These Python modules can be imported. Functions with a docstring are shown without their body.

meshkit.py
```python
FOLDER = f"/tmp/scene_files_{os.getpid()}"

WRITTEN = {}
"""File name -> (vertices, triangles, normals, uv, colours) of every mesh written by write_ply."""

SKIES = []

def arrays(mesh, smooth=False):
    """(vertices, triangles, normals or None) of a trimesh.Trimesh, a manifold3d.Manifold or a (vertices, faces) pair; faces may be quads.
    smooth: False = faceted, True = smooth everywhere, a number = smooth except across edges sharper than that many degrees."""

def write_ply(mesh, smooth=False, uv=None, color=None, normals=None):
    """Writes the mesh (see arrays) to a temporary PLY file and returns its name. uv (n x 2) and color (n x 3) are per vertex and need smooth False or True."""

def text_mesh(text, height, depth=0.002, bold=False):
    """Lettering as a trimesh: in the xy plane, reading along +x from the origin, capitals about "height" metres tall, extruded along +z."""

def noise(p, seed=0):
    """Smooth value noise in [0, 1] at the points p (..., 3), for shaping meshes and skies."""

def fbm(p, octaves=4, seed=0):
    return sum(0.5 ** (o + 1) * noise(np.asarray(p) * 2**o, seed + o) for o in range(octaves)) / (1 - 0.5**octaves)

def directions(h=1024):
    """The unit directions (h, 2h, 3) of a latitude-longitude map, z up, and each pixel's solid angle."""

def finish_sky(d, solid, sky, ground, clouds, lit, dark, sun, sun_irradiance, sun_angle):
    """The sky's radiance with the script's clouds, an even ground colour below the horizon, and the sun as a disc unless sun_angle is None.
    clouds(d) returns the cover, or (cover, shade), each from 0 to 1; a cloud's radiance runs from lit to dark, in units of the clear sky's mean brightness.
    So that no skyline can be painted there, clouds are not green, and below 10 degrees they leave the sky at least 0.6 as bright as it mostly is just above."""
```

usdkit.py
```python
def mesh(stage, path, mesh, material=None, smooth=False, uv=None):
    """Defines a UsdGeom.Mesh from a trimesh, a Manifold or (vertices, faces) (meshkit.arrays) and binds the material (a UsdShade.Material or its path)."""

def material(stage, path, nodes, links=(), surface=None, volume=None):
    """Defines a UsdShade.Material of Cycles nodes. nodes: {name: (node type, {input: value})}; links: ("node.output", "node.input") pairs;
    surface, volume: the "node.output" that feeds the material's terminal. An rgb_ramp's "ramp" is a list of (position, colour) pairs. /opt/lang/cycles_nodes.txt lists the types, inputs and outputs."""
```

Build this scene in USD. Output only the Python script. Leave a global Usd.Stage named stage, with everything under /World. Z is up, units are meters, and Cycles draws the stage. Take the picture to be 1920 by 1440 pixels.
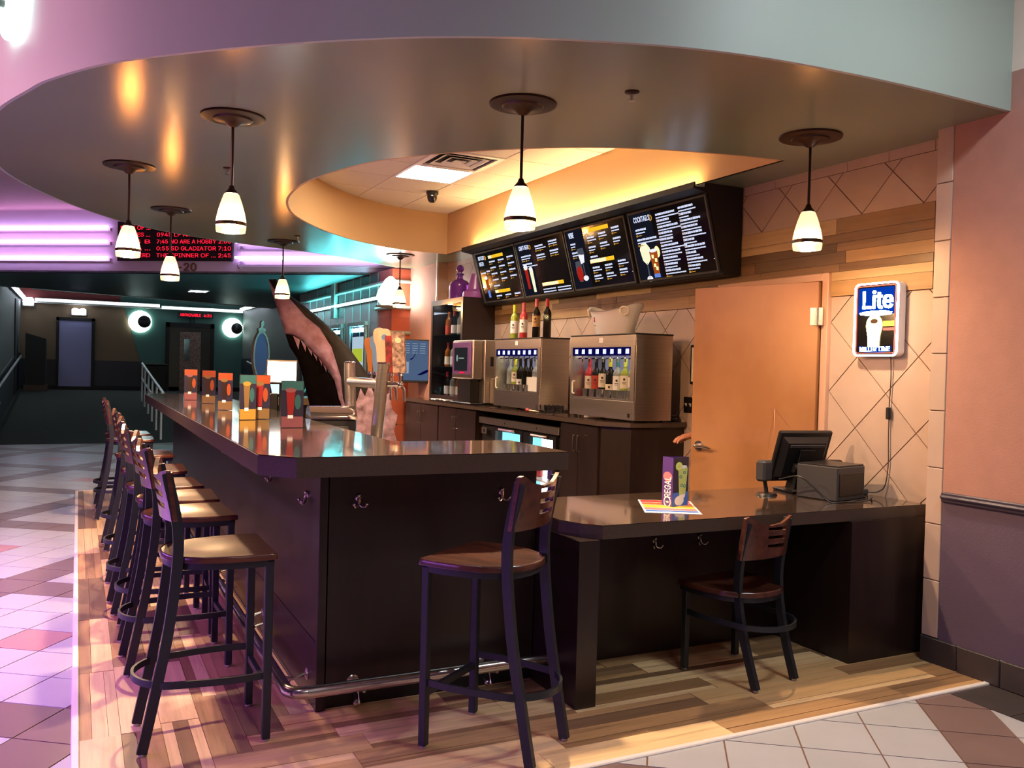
import math, random
import numpy as np, trimesh, manifold3d as m3
from shapely.geometry import Polygon, box as sbox
from shapely import affinity
import usdkit, meshkit
from pxr import Usd, UsdGeom, UsdLux, UsdShade, Gf, Sdf

stage = Usd.Stage.CreateInMemory()
UsdGeom.SetStageUpAxis(stage, 'Z')
UsdGeom.SetStageMetersPerUnit(stage, 1.0)
stage.DefinePrim('/World', 'Xform')
stage.DefinePrim('/World/Looks', 'Scope')
PI = math.pi
rnd = random.Random(7)
nrnd = np.random.default_rng(7)

# ------------------------------------------------------------------ camera
cam = UsdGeom.Camera.Define(stage, '/World/camera')
yaw, pitch, roll = math.radians(26.45), math.radians(-0.98), math.radians(1.49)
f = np.array([math.sin(yaw) * math.cos(pitch), math.cos(yaw) * math.cos(pitch), math.sin(pitch)])
r0 = np.array([math.cos(yaw), -math.sin(yaw), 0.0])
u0 = np.cross(r0, f)
r = math.cos(roll) * r0 + math.sin(roll) * u0
u = -math.sin(roll) * r0 + math.cos(roll) * u0
cam.AddTransformOp().Set(Gf.Matrix4d(*r, 0, *u, 0, *(-f), 0, 0, 0, 1.5, 1))
cam.CreateHorizontalApertureAttr(36.0)
cam.CreateFocalLengthAttr(36.0 * 1640 / 1920)
cam.CreateClippingRangeAttr(Gf.Vec2f(0.05, 200))
cam.CreateExposureAttr(0.0)


# ------------------------------------------------------------------ ambient and lobby lights
def lamp(kind, name, pos, color, power, rot=(0, 0, 0), **kw):
    """power: the radiance of the emitting surface"""
    l = getattr(UsdLux, kind).Define(stage, '/World/' + name)
    l.AddTranslateOp().Set(Gf.Vec3d(*pos))
    if any(rot):
        l.AddRotateXYZOp().Set(Gf.Vec3f(*rot))
    l.CreateColorAttr(Gf.Vec3f(*color))
    l.CreateIntensityAttr(power)
    for k, v in kw.items():
        getattr(l, 'Create%sAttr' % k)(v)
    return l


dome = UsdLux.DomeLight.Define(stage, '/World/ambient_dome')
dome.CreateColorAttr(Gf.Vec3f(0.80, 0.80, 1.0))
dome.CreateIntensityAttr(0.10)
COOL, WARM, VIOLET, PINK = (0.86, 0.97, 1.0), (1.0, 0.71, 0.43), (0.50, 0.17, 1.0), (1.0, 0.42, 0.60)
# lobby ceiling troffers on this side of the bar, and the violet and pink neon of the lobby on the left
lamp('RectLight', 'lobby_troffer', (3.0, 1.35, 3.78), COOL, 68, Width=0.7, Height=0.35)
lamp('RectLight', 'lobby_troffer_001', (0.9, -1.2, 3.78), (0.95, 0.98, 1.0), 13, Width=1.2, Height=0.6)
lamp('RectLight', 'lobby_troffer_002', (-0.6, 2.3, 3.78), COOL, 9, Width=0.6, Height=0.35)
lamp('RectLight', 'lobby_neon_violet', (-1.9, 4.9, 1.25), VIOLET, 90, (0, 0, 0), Width=0.2, Height=5.5)
lamp('RectLight', 'lobby_neon_pink', (-1.6, 5.3, 3.0), PINK, 30, (0, -118, 0), Width=0.2, Height=2.4)
# troffer in the recess over the bar and the strip light lying on the menu board housing
lamp('RectLight', 'recess_troffer_lamp', (2.95, 7.68, 3.285), (1.0, 0.80, 0.55), 60, Width=0.56, Height=0.52)
lamp('RectLight', 'cove_strip_lamp', (3.812, 6.85, 2.812), (1.0, 0.66, 0.30), 75, (180, 0, 0), Width=0.03, Height=3.9)
PEND = [(0.735, 4.952), (0.30, 6.58), (0.72, 8.27), (1.99, 9.68), (3.44, 10.0), (1.976, 3.93), (3.614, 3.635)]
BULB = 3600.0
DIM = [1.5, 1.5, 1.2, 0.9, 0.9, 1.5, 0.46]        # the right lamp burns dimmer than the others
for i, (x, y) in enumerate(PEND):
    lamp('SphereLight', 'pendant_bulb_%03d' % (i + 1), (x, y, 2.252), WARM, BULB * DIM[i], Radius=0.032)


# ------------------------------------------------------------------ materials
def lin(c):
    c = np.array(c, float) / 255
    return tuple(np.where(c <= 0.04045, c / 12.92, ((c + 0.055) / 1.055) ** 2.4))


MATS = {}


def pm(name, rgb, rough=0.5, metal=0.0, var=0.0, scale=8.0, stretch=(1, 1, 1), bump=0.0, bscale=200, rand=0.0, dark=None, coords='object', **kw):
    """principled paint with a soft noise of tone (var), a bump and a per object tone (rand)"""
    c = lin(rgb)
    n = {'p': ('principled_bsdf', dict(roughness=rough, metallic=metal, base_color=c, **kw))}
    L = []
    if var or rand or bump:
        n['tc'] = ('texture_coordinate', {})
        n['geo'] = ('geometry', {})
        n['mp'] = ('mapping', {'scale': stretch})
        L.append(('tc.object' if coords == 'object' else 'geo.position', 'mp.vector'))
    src = None
    if var:
        c2 = lin(dark) if dark else tuple(x * (1 - var) for x in c)
        n['nz'] = ('noise_texture', {'scale': scale, 'detail': 4.0, 'roughness': 0.55})
        n['rp'] = ('rgb_ramp', {'ramp': [(0.3, c2), (0.7, tuple(min(1, x * (1 + 0.25 * var)) for x in c))]})
        L += [('mp.vector', 'nz.vector'), ('nz.fac', 'rp.fac')]
        src = 'rp.color'
    if rand:
        n['oi'] = ('object_info', {})
        n['rr'] = ('map_range', {'from_min': 0.0, 'from_max': 1.0, 'to_min': 1 - rand, 'to_max': 1 + rand})
        n['hv'] = ('hsv', {'color': c})
        L += [('oi.random', 'rr.value'), ('rr.result', 'hv.value')]
        if src:
            L.append((src, 'hv.color'))
        src = 'hv.color'
    if src:
        L.append((src, 'p.base_color'))
    if bump:
        n['bn'] = ('noise_texture', {'scale': bscale, 'detail': 3.0})
        n['bp'] = ('bump', {'strength': bump, 'distance': 0.004})
        L += [('mp.vector', 'bn.vector'), ('bn.fac', 'bp.height'), ('bp.normal', 'p.normal')]
    MATS[name] = usdkit.material(stage, '/World/Looks/' + name, n, L, surface='p.BSDF')
    return MATS[name]


def em(name, rgb, strength, raw=False):
    MATS[name] = usdkit.material(stage, '/World/Looks/' + name, {'e': ('emission', {'color': rgb if raw else lin(rgb), 'strength': strength})}, [], surface='e.emission')


def wood_tiles(name, axis, k=1.0):
    """wood look plank: the tone of a plank from its random number, grain along the axis"""
    st = (1.2, 24, 24) if axis == 0 else (24, 1.2, 24)
    tones = [(232, 194, 142), (176, 136, 94), (142, 108, 76), (214, 172, 118), (128, 98, 70), (196, 152, 104), (158, 120, 82), (236, 198, 146)]
    n = {'geo': ('geometry', {}), 'oi': ('object_info', {}), 'mp': ('mapping', {'scale': st}),
         'rp': ('rgb_ramp', {'ramp': [(i / len(tones), tuple(k * q for q in lin(c))) for i, c in enumerate(tones)], 'interpolate': False}),
         'cx': ('combine_xyz', {}), 'ml': ('math', {'math_type': 'multiply', 'value2': 53.0}), 'ad': ('mix', {'mix_type': 'add', 'fac': 1.0}),
         'nz': ('noise_texture', {'scale': 1.0, 'detail': 5.0, 'roughness': 0.6, 'distortion': 0.6}),
         'nr': ('rgb_ramp', {'ramp': [(0.26, (0.46, 0.44, 0.42)), (0.42, (0.86, 0.85, 0.84)), (0.55, (0.98, 0.98, 0.98)), (0.74, (1.15, 1.12, 1.08))]}),
         'mx': ('mix', {'mix_type': 'multiply', 'fac': 1.0}), 'p': ('principled_bsdf', {'roughness': 0.42})}
    L = [('oi.random', 'rp.fac'), ('oi.random', 'ml.value1'), ('ml.value', 'cx.x'), ('ml.value', 'cx.y'), ('geo.position', 'mp.vector'),
         ('mp.vector', 'ad.color1'), ('cx.vector', 'ad.color2'), ('ad.color', 'nz.vector'), ('nz.fac', 'nr.fac'), ('rp.color', 'mx.color1'), ('nr.color', 'mx.color2'), ('mx.color', 'p.base_color')]
    MATS[name] = usdkit.material(stage, '/World/Looks/' + name, n, L, surface='p.BSDF')


def pane(name, tint=(1, 1, 1), ior=1.45, rough=0.02):
    n = {'t': ('transparent_bsdf', {'color': tint}), 'g': ('glossy_bsdf', {'roughness': rough}), 'm': ('mix_closure', {'fac': 0.07})}
    MATS[name] = usdkit.material(stage, '/World/Looks/' + name, n, [('t.BSDF', 'm.closure1'), ('g.BSDF', 'm.closure2')], surface='m.closure')


pm('soffit_paint', (122, 134, 112), 0.21, specular_ior_level=0.8, var=0.05, scale=0.6, coords='world')
pm('fascia_paint', (160, 174, 166), 0.5, var=0.04, scale=0.7, coords='world')
pm('cove_paint', (202, 164, 118), 0.6)
pm('ceiling_tile_white', (228, 220, 205), 0.9, bump=0.3, bscale=160)
pm('salmon_paint', (176, 130, 116), 0.75, var=0.07, scale=9, coords='world', bump=0.25, bscale=120)
pm('beige_paint', (222, 205, 190), 0.75)
pm('plum_paint', (92, 76, 96), 0.6, var=0.10, scale=3, coords='world', bump=0.2, bscale=120)
pm('plum_trim', (58, 50, 70), 0.4)
pm('dark_tile', (62, 54, 54), 0.45, var=0.15, scale=12, rand=0.12)
pm('grout_light', (150, 140, 130), 0.9)
pm('grout_brown', (120, 88, 72), 0.9)
pm('wall_tile', (188, 164, 150), 0.42, var=0.06, scale=5, rand=0.05, coords='world')
pm('floor_tile_white', (188, 186, 188), 0.26, var=0.05, scale=4, rand=0.03, coords='world')
pm('floor_tile_brown', (128, 104, 98), 0.3, var=0.08, scale=4, rand=0.04, coords='world')
pm('floor_tile_pink', (190, 140, 136), 0.3, var=0.08, scale=4, rand=0.04, coords='world')
pm('strip_white', (236, 226, 220), 0.4)
pm('carpet_dark', (50, 52, 48), 0.95, var=0.5, scale=30, coords='world', bump=0.6, bscale=60)
wood_tiles('plank_x', 0, 1.15)
wood_tiles('plank_y', 1)
wood_tiles('plank_wall', 1, 0.62)
pm('espresso', (40, 27, 25), 0.34, var=0.25, scale=3, stretch=(9, 9, 0.8), coords='world')
pm('espresso_black', (17, 13, 13), 0.5)
pm('counter_top', (70, 56, 48), 0.10, var=0.35, scale=220, dark=(48, 36, 30), coords='world', coat_weight=0.5, coat_roughness=0.05)
pm('counter_edge', (84, 70, 60), 0.35, var=0.4, scale=160, stretch=(1, 1, 3), dark=(58, 45, 38), coords='world')
pm('stool_metal', (44, 48, 54), 0.42, metal=0.35)
pm('stool_wood', (96, 50, 34), 0.32, var=0.35, scale=2.0, stretch=(2, 14, 14), dark=(58, 26, 18), coat_weight=0.8, coat_roughness=0.2)
pm('foot_clear', (170, 160, 150), 0.3)
pm('steel', (205, 200, 196), 0.22, metal=1.0)
pm('brushed_steel', (200, 190, 180), 0.32, metal=1.0, var=0.10, scale=3, stretch=(1, 1, 60))
pm('chrome', (225, 222, 220), 0.08, metal=1.0)
pm('nickel', (210, 204, 196), 0.2, metal=1.0)
pm('bronze', (54, 38, 30), 0.35, metal=0.7)
pm('black_plastic', (24, 23, 25), 0.35)
pm('black_matte', (14, 13, 14), 0.6)
pm('grey_plastic', (58, 57, 60), 0.4)
pm('screen_black', (12, 12, 16), 0.12, coat_weight=0.5)
pm('maple', (172, 124, 84), 0.34, var=0.2, scale=1.4, stretch=(1.2, 1.2, 0.9), dark=(152, 102, 62))
pm('frame_paint', (200, 160, 138), 0.45)
pm('white_plastic', (232, 228, 226), 0.3)
pm('white_matte', (236, 232, 226), 0.8)
pm('shark_back', (30, 23, 21), 0.7, var=0.6, scale=5, dark=(15, 11, 10), specular_ior_level=0.15)
pm('shark_belly', (116, 90, 110), 0.7, var=0.45, scale=7, dark=(92, 56, 66), specular_ior_level=0.2)
pm('shark_mouth', (9, 6, 6), 0.9, specular_ior_level=0.0)
pm('splash', (178, 142, 156), 0.7, var=0.45, scale=9, dark=(96, 66, 72))
pm('orange_paint', (176, 84, 58), 0.6, var=0.08, scale=6, coords='world')
pm('metal_panel', (96, 84, 88), 0.28, metal=0.5)
pm('moulding_grey', (150, 156, 150), 0.4)
pm('corridor_grey', (96, 98, 94), 0.6, var=0.06, scale=3, coords='world')
pm('corridor_teal', (70, 112, 104), 0.6)
pm('corridor_brown', (122, 98, 74), 0.6)
pm('corridor_red', (130, 52, 52), 0.6)
pm('corridor_dark', (44, 44, 54), 0.5)
pm('low_ceiling_paint', (72, 88, 88), 0.42)
pm('lavender', (150, 146, 190), 0.6)
pm('fascia_white', (204, 190, 214), 0.6)
pm('lobby_ceiling_paint', (176, 140, 150), 0.8)
pm('back_room', (120, 105, 90), 0.8)
pm('purple_laminate', (110, 66, 128), 0.4)
pm('skin', (206, 140, 110), 0.55)
pm('shirt_black', (24, 24, 28), 0.9)
pm('trousers', (30, 30, 36), 0.9)
pm('hair_brown', (50, 34, 24), 0.7)
pm('bottle_dark', (26, 24, 16), 0.06)
pm('bottle_green', (150, 165, 60), 0.08)
pm('bottle_rose', (190, 62, 66), 0.08)
pm('bottle_clear', (150, 160, 160), 0.06)
pm('bottle_amber', (150, 84, 30), 0.08)
pm('label_cream', (236, 226, 200), 0.6)
pm('label_white', (240, 238, 234), 0.6)
pm('label_red', (190, 60, 40), 0.6)
pm('capsule_yellow', (214, 216, 50), 0.35)
pm('capsule_red', (190, 44, 52), 0.35)
pm('capsule_pink', (214, 90, 96), 0.35)
pm('purple_glass', (120, 56, 150), 0.08, transmission_weight=0.35)
pm('purple_film', (150, 80, 150), 0.3, transmission_weight=0.3)
pm('cyan_plastic', (60, 190, 210), 0.3)
pm('tent_dark', (44, 40, 60), 0.25)
pm('tent_purple', (86, 56, 130), 0.3)
pm('print_orange', (216, 92, 52), 0.4)
pm('print_yellow', (236, 186, 60), 0.4)
pm('print_red', (196, 52, 52), 0.4)
pm('print_green', (186, 204, 120), 0.4)
pm('print_lime', (206, 226, 90), 0.4)
pm('print_teal', (60, 130, 140), 0.4)
pm('print_gold', (190, 150, 90), 0.4)
pm('print_brown', (70, 44, 34), 0.4)
pm('print_pink', (206, 120, 130), 0.4)
pm('print_blue', (60, 110, 200), 0.4)
pm('print_white', (235, 232, 235), 0.4)
pm('card_orange', (150, 70, 40), 0.3)
pm('card_brown', (48, 32, 28), 0.3)
pm('card_gold', (118, 92, 58), 0.3)
pm('card_red', (136, 36, 36), 0.3)
pm('card_teal', (48, 92, 96), 0.3)
pm('card_pink', (132, 78, 86), 0.3)
pm('card_yellow', (168, 128, 52), 0.3)
pm('handle_tan', (222, 180, 150), 0.45)
pm('handle_dark', (60, 40, 36), 0.45, var=0.7, scale=40, dark=(170, 140, 126))
pm('handle_red', (150, 40, 42), 0.45, var=0.5, scale=30, dark=(60, 26, 24))
pm('handle_blue', (92, 130, 180), 0.45)
pm('handle_amber', (170, 100, 40), 0.4)
pm('gold_frame', (160, 124, 112), 0.4, var=0.3, scale=20)
pm('mirror_lilac', (140, 118, 160), 0.15, metal=0.6)
pm('glass_solid', (250, 250, 250), 0.02, transmission_weight=1.0, ior=1.45)
pm('towel', (222, 206, 210), 0.9)
pm('number_bronze', (110, 84, 66), 0.5)
pane('pane_clear')
pane('pane_dim', (0.75, 0.78, 0.85))
em('lamp_white', (255, 255, 255), 9)
em('neon_violet', (228, 190, 255), 10)
em('neon_pink', (255, 176, 240), 10)
em('neon_cyan', (110, 250, 255), 80)
em('neon_white', (225, 238, 255), 9)
em('sconce_glow', (225, 255, 245), 7)
em('pilaster_glow', (255, 252, 240), 26)
em('led_red', (255, 24, 48), 2.2)
em('screen_white', (255, 255, 255), 3.2)
em('text_white', (205, 212, 240), 1.1)
em('text_gold', (196, 146, 60), 0.8)
em('bar_gold', (250, 190, 40), 1.1)
em('bar_cream', (255, 232, 190), 1.2)
em('screen_navy', (30, 32, 46), 0.55)
em('pic_red', (190, 40, 30), 0.8)
em('pic_amber', (180, 84, 30), 0.8)
em('pic_pale', (250, 250, 210), 1.0)
em('pic_white', (245, 245, 250), 1.0)
em('pic_grey', (90, 92, 104), 0.7)
em('pic_blue', (110, 140, 230), 0.9)
em('pic_yellow', (255, 240, 170), 1.2)
em('led_blue', (190, 196, 255), 1.8)
em('strip_blue', (20, 16, 90), 0.5)
em('fridge_cyan', (120, 215, 240), 2.2)
em('fridge_white', (225, 250, 255), 5.0)
em('sign_blue', (10, 70, 200), 0.8)
em('sign_white', (225, 248, 255), 13)
em('sign_yellow', (255, 226, 120), 8)
em('sign_amber', (255, 190, 70), 3)
em('sign_red', (255, 110, 90), 2.4)
em('sign_rim', (255, 236, 240), 6.0)
em('tv_blue', (84, 104, 136), 0.8)
em('tv_text', (150, 172, 196), 0.8)
em('poster_white', (220, 240, 240), 1.2)
em('poster_yellow', (220, 230, 60), 1.2)
em('poster_blue', (60, 130, 170), 0.9)
em('bulb_white', (255, 250, 235), 16)
em('case_light', (255, 240, 220), 10)
em('case_lamp', (255, 240, 220), 45)
em('coffee_screen', (50, 50, 54), 0.6)
em('coffee_mark', (150, 170, 160), 0.8)
em('status_green', (90, 220, 140), 2)
em('dispenser_back', (205, 200, 235), 0.35)
# frosted shade: warm glass which the bulb shines through and which glows
MATS['shade_glass'] = usdkit.material(stage, '/World/Looks/shade_glass', {
    't': ('transparent_bsdf', {'color': (0.55, 0.36, 0.18)}), 'tl': ('translucent_bsdf', {'color': (0.30, 0.19, 0.09)}),
    'e': ('emission', {'color': (1.0, 0.60, 0.26), 'strength': 1.5}), 'm': ('mix_closure', {'fac': 0.72}), 'a': ('add_closure', {})},
    [('t.BSDF', 'm.closure1'), ('tl.BSDF', 'm.closure2'), ('m.closure', 'a.closure1'), ('e.emission', 'a.closure2')], surface='a.closure')
MATS['shade_rim'] = usdkit.material(stage, '/World/Looks/shade_rim', {
    't': ('transparent_bsdf', {'color': (1.0, 0.9, 0.75)}), 'g': ('glossy_bsdf', {'roughness': 0.1}),
    'e': ('emission', {'color': (1.0, 0.62, 0.32), 'strength': 0.7}), 'm': ('mix_closure', {'fac': 0.25}), 'a': ('add_closure', {})},
    [('t.BSDF', 'm.closure1'), ('g.BSDF', 'm.closure2'), ('m.closure', 'a.closure1'), ('e.emission', 'a.closure2')], surface='a.closure')


# ------------------------------------------------------------------ mesh helpers
def cat(*ms):
    out = []
    for m in ms:
        if isinstance(m, (list, tuple)):
            out += list(m)
        else:
            out.append(m)
    return trimesh.util.concatenate(out)


def bx(x0, x1, y0, y1, z0, z1, b=0.0):
    x0, x1, y0, y1, z0, z1 = min(x0, x1), max(x0, x1), min(y0, y1), max(y0, y1), min(z0, z1), max(z0, z1)
    if b <= 0:
        m = trimesh.creation.box([x1 - x0, y1 - y0, z1 - z0])
    else:
        b = min(b, (x1 - x0) * .45, (y1 - y0) * .45, (z1 - z0) * .45)
        h = np.array([x1 - x0, y1 - y0, z1 - z0]) / 2
        pts = []
        for sx in (-1, 1):
            for sy in (-1, 1):
                for sz in (-1, 1):
                    for k in range(3):
                        p = h - b
                        p[k] = h[k]
                        pts.append(p * (sx, sy, sz))
        m = trimesh.convex.convex_hull(np.array(pts))
    m.apply_translation([(x0 + x1) / 2, (y0 + y1) / 2, (z0 + z1) / 2])
    return m


def prism(poly, z0, z1):
    if not hasattr(poly, 'geom_type'):
        poly = Polygon(poly)
    if poly.geom_type == 'MultiPolygon':
        return cat([prism(g, z0, z1) for g in poly.geoms])
    m = trimesh.creation.extrude_polygon(poly, z1 - z0, engine='earcut')
    m.apply_translation([0, 0, z0])
    return m


def tr(m, M=None, t=None, rz=0, rx=0, ry=0):
    m = m.copy()
    if rx: m.apply_transform(trimesh.transformations.rotation_matrix(rx, [1, 0, 0]))
    if ry: m.apply_transform(trimesh.transformations.rotation_matrix(ry, [0, 1, 0]))
    if rz: m.apply_transform(trimesh.transformations.rotation_matrix(rz, [0, 0, 1]))
    if M is not None: m.apply_transform(M)
    if t is not None: m.apply_translation(t)
    return m


def frame(o, ex, ey):
    """maps local x, y, z to ex, ey, ex x ey at o"""
    ex, ey = np.array(ex, float), np.array(ey, float)
    ex /= np.linalg.norm(ex); ey /= np.linalg.norm(ey)
    M = np.eye(4)
    M[:3, 0], M[:3, 1], M[:3, 2], M[:3, 3] = ex, ey, np.cross(ex, ey), o
    return M


def lathe(prof, n=24):
    """prof: (radius, z) pairs"""
    prof = np.array(prof, float)
    a = np.linspace(0, 2 * PI, n, endpoint=False)
    v = np.concatenate([np.stack([p[0] * np.cos(a), p[0] * np.sin(a), np.full(n, p[1])], 1) for p in prof])
    F = []
    for i in range(len(prof) - 1):
        for k in range(n):
            a0, a1, b0, b1 = i * n + k, i * n + (k + 1) % n, (i + 1) * n + k, (i + 1) * n + (k + 1) % n
            F += [(a0, a1, b1), (a0, b1, b0)]
    m = trimesh.Trimesh(v, F, process=False)
    m.merge_vertices()
    m.update_faces(m.nondegenerate_faces())
    return m


def tube(path, rad, n=10, closed=False, rect=None):
    """a tube along the path; rect=(w, h) sweeps a flat bar (w along the side, h up)"""
    P = np.array(path, float)
    N = len(P)
    T = np.gradient(P, axis=0)
    if closed:
        T = np.roll(P, -1, 0) - np.roll(P, 1, 0)
    T /= np.linalg.norm(T, axis=1, keepdims=True) + 1e-12
    up = np.array([0, 0, 1.0])
    if abs(T @ up).max() > 0.95 and rect is None:
        up = np.array([1.0, 0.13, 0]) / np.linalg.norm([1.0, 0.13, 0])
    if abs(T @ up).max() > 0.95 and rect is not None:
        up = np.array([1.0, 0, 0])
    S = np.cross(T, up); S /= np.linalg.norm(S, axis=1, keepdims=True) + 1e-12
    U = np.cross(S, T)
    if rect:
        c = [(-rect[0] / 2, -rect[1] / 2), (rect[0] / 2, -rect[1] / 2), (rect[0] / 2, rect[1] / 2), (-rect[0] / 2, rect[1] / 2)]
    else:
        c = None
    rs = np.broadcast_to(np.array(rad, float), (N,))
    rings = []
    for i in range(N):
        if c:
            rings.append([P[i] + S[i] * a + U[i] * b for a, b in c])
        else:
            rings.append([P[i] + rs[i] * (S[i] * math.cos(t) + U[i] * math.sin(t)) for t in np.linspace(0, 2 * PI, n, endpoint=False)])
    k = len(rings[0])
    v = np.array(rings).reshape(-1, 3)
    F = []
    M = N if closed else N - 1
    for i in range(M):
        j = (i + 1) % N
        for q in range(k):
            a0, a1, b0, b1 = i * k + q, i * k + (q + 1) % k, j * k + q, j * k + (q + 1) % k
            F += [(a0, b1, a1), (a0, b0, b1)]
    if not closed:
        for q in range(1, k - 1):
            F += [(0, q, q + 1), ((N - 1) * k, (N - 1) * k + q + 1, (N - 1) * k + q)]
    m = trimesh.Trimesh(v, F, process=False)
    trimesh.repair.fix_normals(m)
    return m


def cyl(p0, p1, rad, n=14):
    return tube([p0, p1], rad, n)


def ball(c, rad, sub=2, s=(1, 1, 1)):
    m = trimesh.creation.icosphere(sub, rad)
    m.apply_scale(s)
    m.apply_translation(c)
    return m


def arc(c, rad, a0, a1, n, z=0):
    return [(c[0] + rad * math.cos(t), c[1] + rad * math.sin(t), z) for t in np.linspace(a0, a1, n)]


def ellipse(cx, cy, rx, ry, n=32):
    return Polygon([(cx + rx * math.cos(t), cy + ry * math.sin(t)) for t in np.linspace(0, 2 * PI, n, endpoint=False)])


def smoothline(pts, per=6):
    """a Catmull-Rom curve through the points"""
    P = np.array(pts, float)
    P = np.vstack([2 * P[0] - P[1], P, 2 * P[-1] - P[-2]])
    out = []
    for i in range(1, len(P) - 2):
        for t in np.linspace(0, 1, per, endpoint=False):
            a, b, c, d = P[i - 1:i + 3]
            out.append(0.5 * (2 * b + (c - a) * t + (2 * a - 5 * b + 4 * c - d) * t * t + (3 * b - a - 3 * c + d) * t ** 3))
    out.append(P[-2])
    return np.array(out)


def text(s, h, M, depth=0.002, bold=False, width=None, mid=False):
    """lettering on the plane of the frame M"""
    m = meshkit.text_mesh(s, h, depth, bold)
    if width:
        m.apply_scale([width / m.extents[0], 1, 1])
    if mid:
        m.apply_translation([-m.bounds[:, 0].mean(), 0, 0])
    m.apply_transform(M)
    return m


# ------------------------------------------------------------------ scene helpers
COUNT = {}
LOC = {}


def numbered(path):
    k = COUNT.get(path, 0)
    COUNT[path] = k + 1
    return path if k == 0 else '%s_%03d' % (path, k)


def tag(p, label=None, cat_=None, group=None, kind=None):
    for k, v in (('label', label), ('category', cat_), ('group', group), ('kind', kind)):
        if v:
            p.SetCustomDataByKey(k, v)
    return p


def obj(name, mesh, mat, parent=None, smooth=30, label=None, kind=None):
    """one Mesh prim. Vertices are given in world coordinates for a parent whose rotation is zero, else in its own frame."""
    base = str(parent.GetPath()) if parent is not None else '/World'
    path = numbered(base + '/' + name)
    off = LOC.get(str(parent.GetPath())) if parent is not None else None
    p2 = parent
    while off is None and p2 is not None and str(p2.GetPath()) != '/World':
        p2 = p2.GetParent()
        off = LOC.get(str(p2.GetPath()))
    if off is not None:
        mesh = tr(mesh, t=-np.array(off))
    g = usdkit.mesh(stage, path, mesh, MATS[mat], smooth=smooth).GetPrim()
    return tag(g, label, None, None, kind)


def top(name, mesh, mat, label, cat_, group=None, kind=None, smooth=30):
    """a thing that is one mesh; its origin is moved to its base"""
    path = numbered('/World/' + name)
    b = mesh.bounds
    c = np.array([(b[0, 0] + b[1, 0]) / 2, (b[0, 1] + b[1, 1]) / 2, b[0, 2]])
    g = usdkit.mesh(stage, path, tr(mesh, t=-c), MATS[mat], smooth=smooth)
    g.AddTranslateOp().Set(Gf.Vec3d(*map(float, c)))
    return tag(g.GetPrim(), label, cat_, group, kind)


def thing(name, label, cat_, loc=(0, 0, 0), rotz=0.0, group=None, local=False):
    """an Xform at the thing's base. local: the parts are given in its own frame (else in world coordinates)."""
    path = numbered('/World/' + name)
    x = UsdGeom.Xform.Define(stage, path)
    x.AddTranslateOp().Set(Gf.Vec3d(*map(float, loc)))
    if rotz:
        x.AddRotateZOp().Set(math.degrees(rotz))
    LOC[path] = (0, 0, 0) if (local or rotz) else loc
    return tag(x.GetPrim(), label, cat_, group)


def struct(name, mesh=None, mat=None):
    if mesh is None:
        x = UsdGeom.Xform.Define(stage, numbered('/World/' + name)).GetPrim()
        LOC[str(x.GetPath())] = (0, 0, 0)
        return tag(x, kind='structure')
    return obj(name, mesh, mat, kind='structure')


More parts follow.
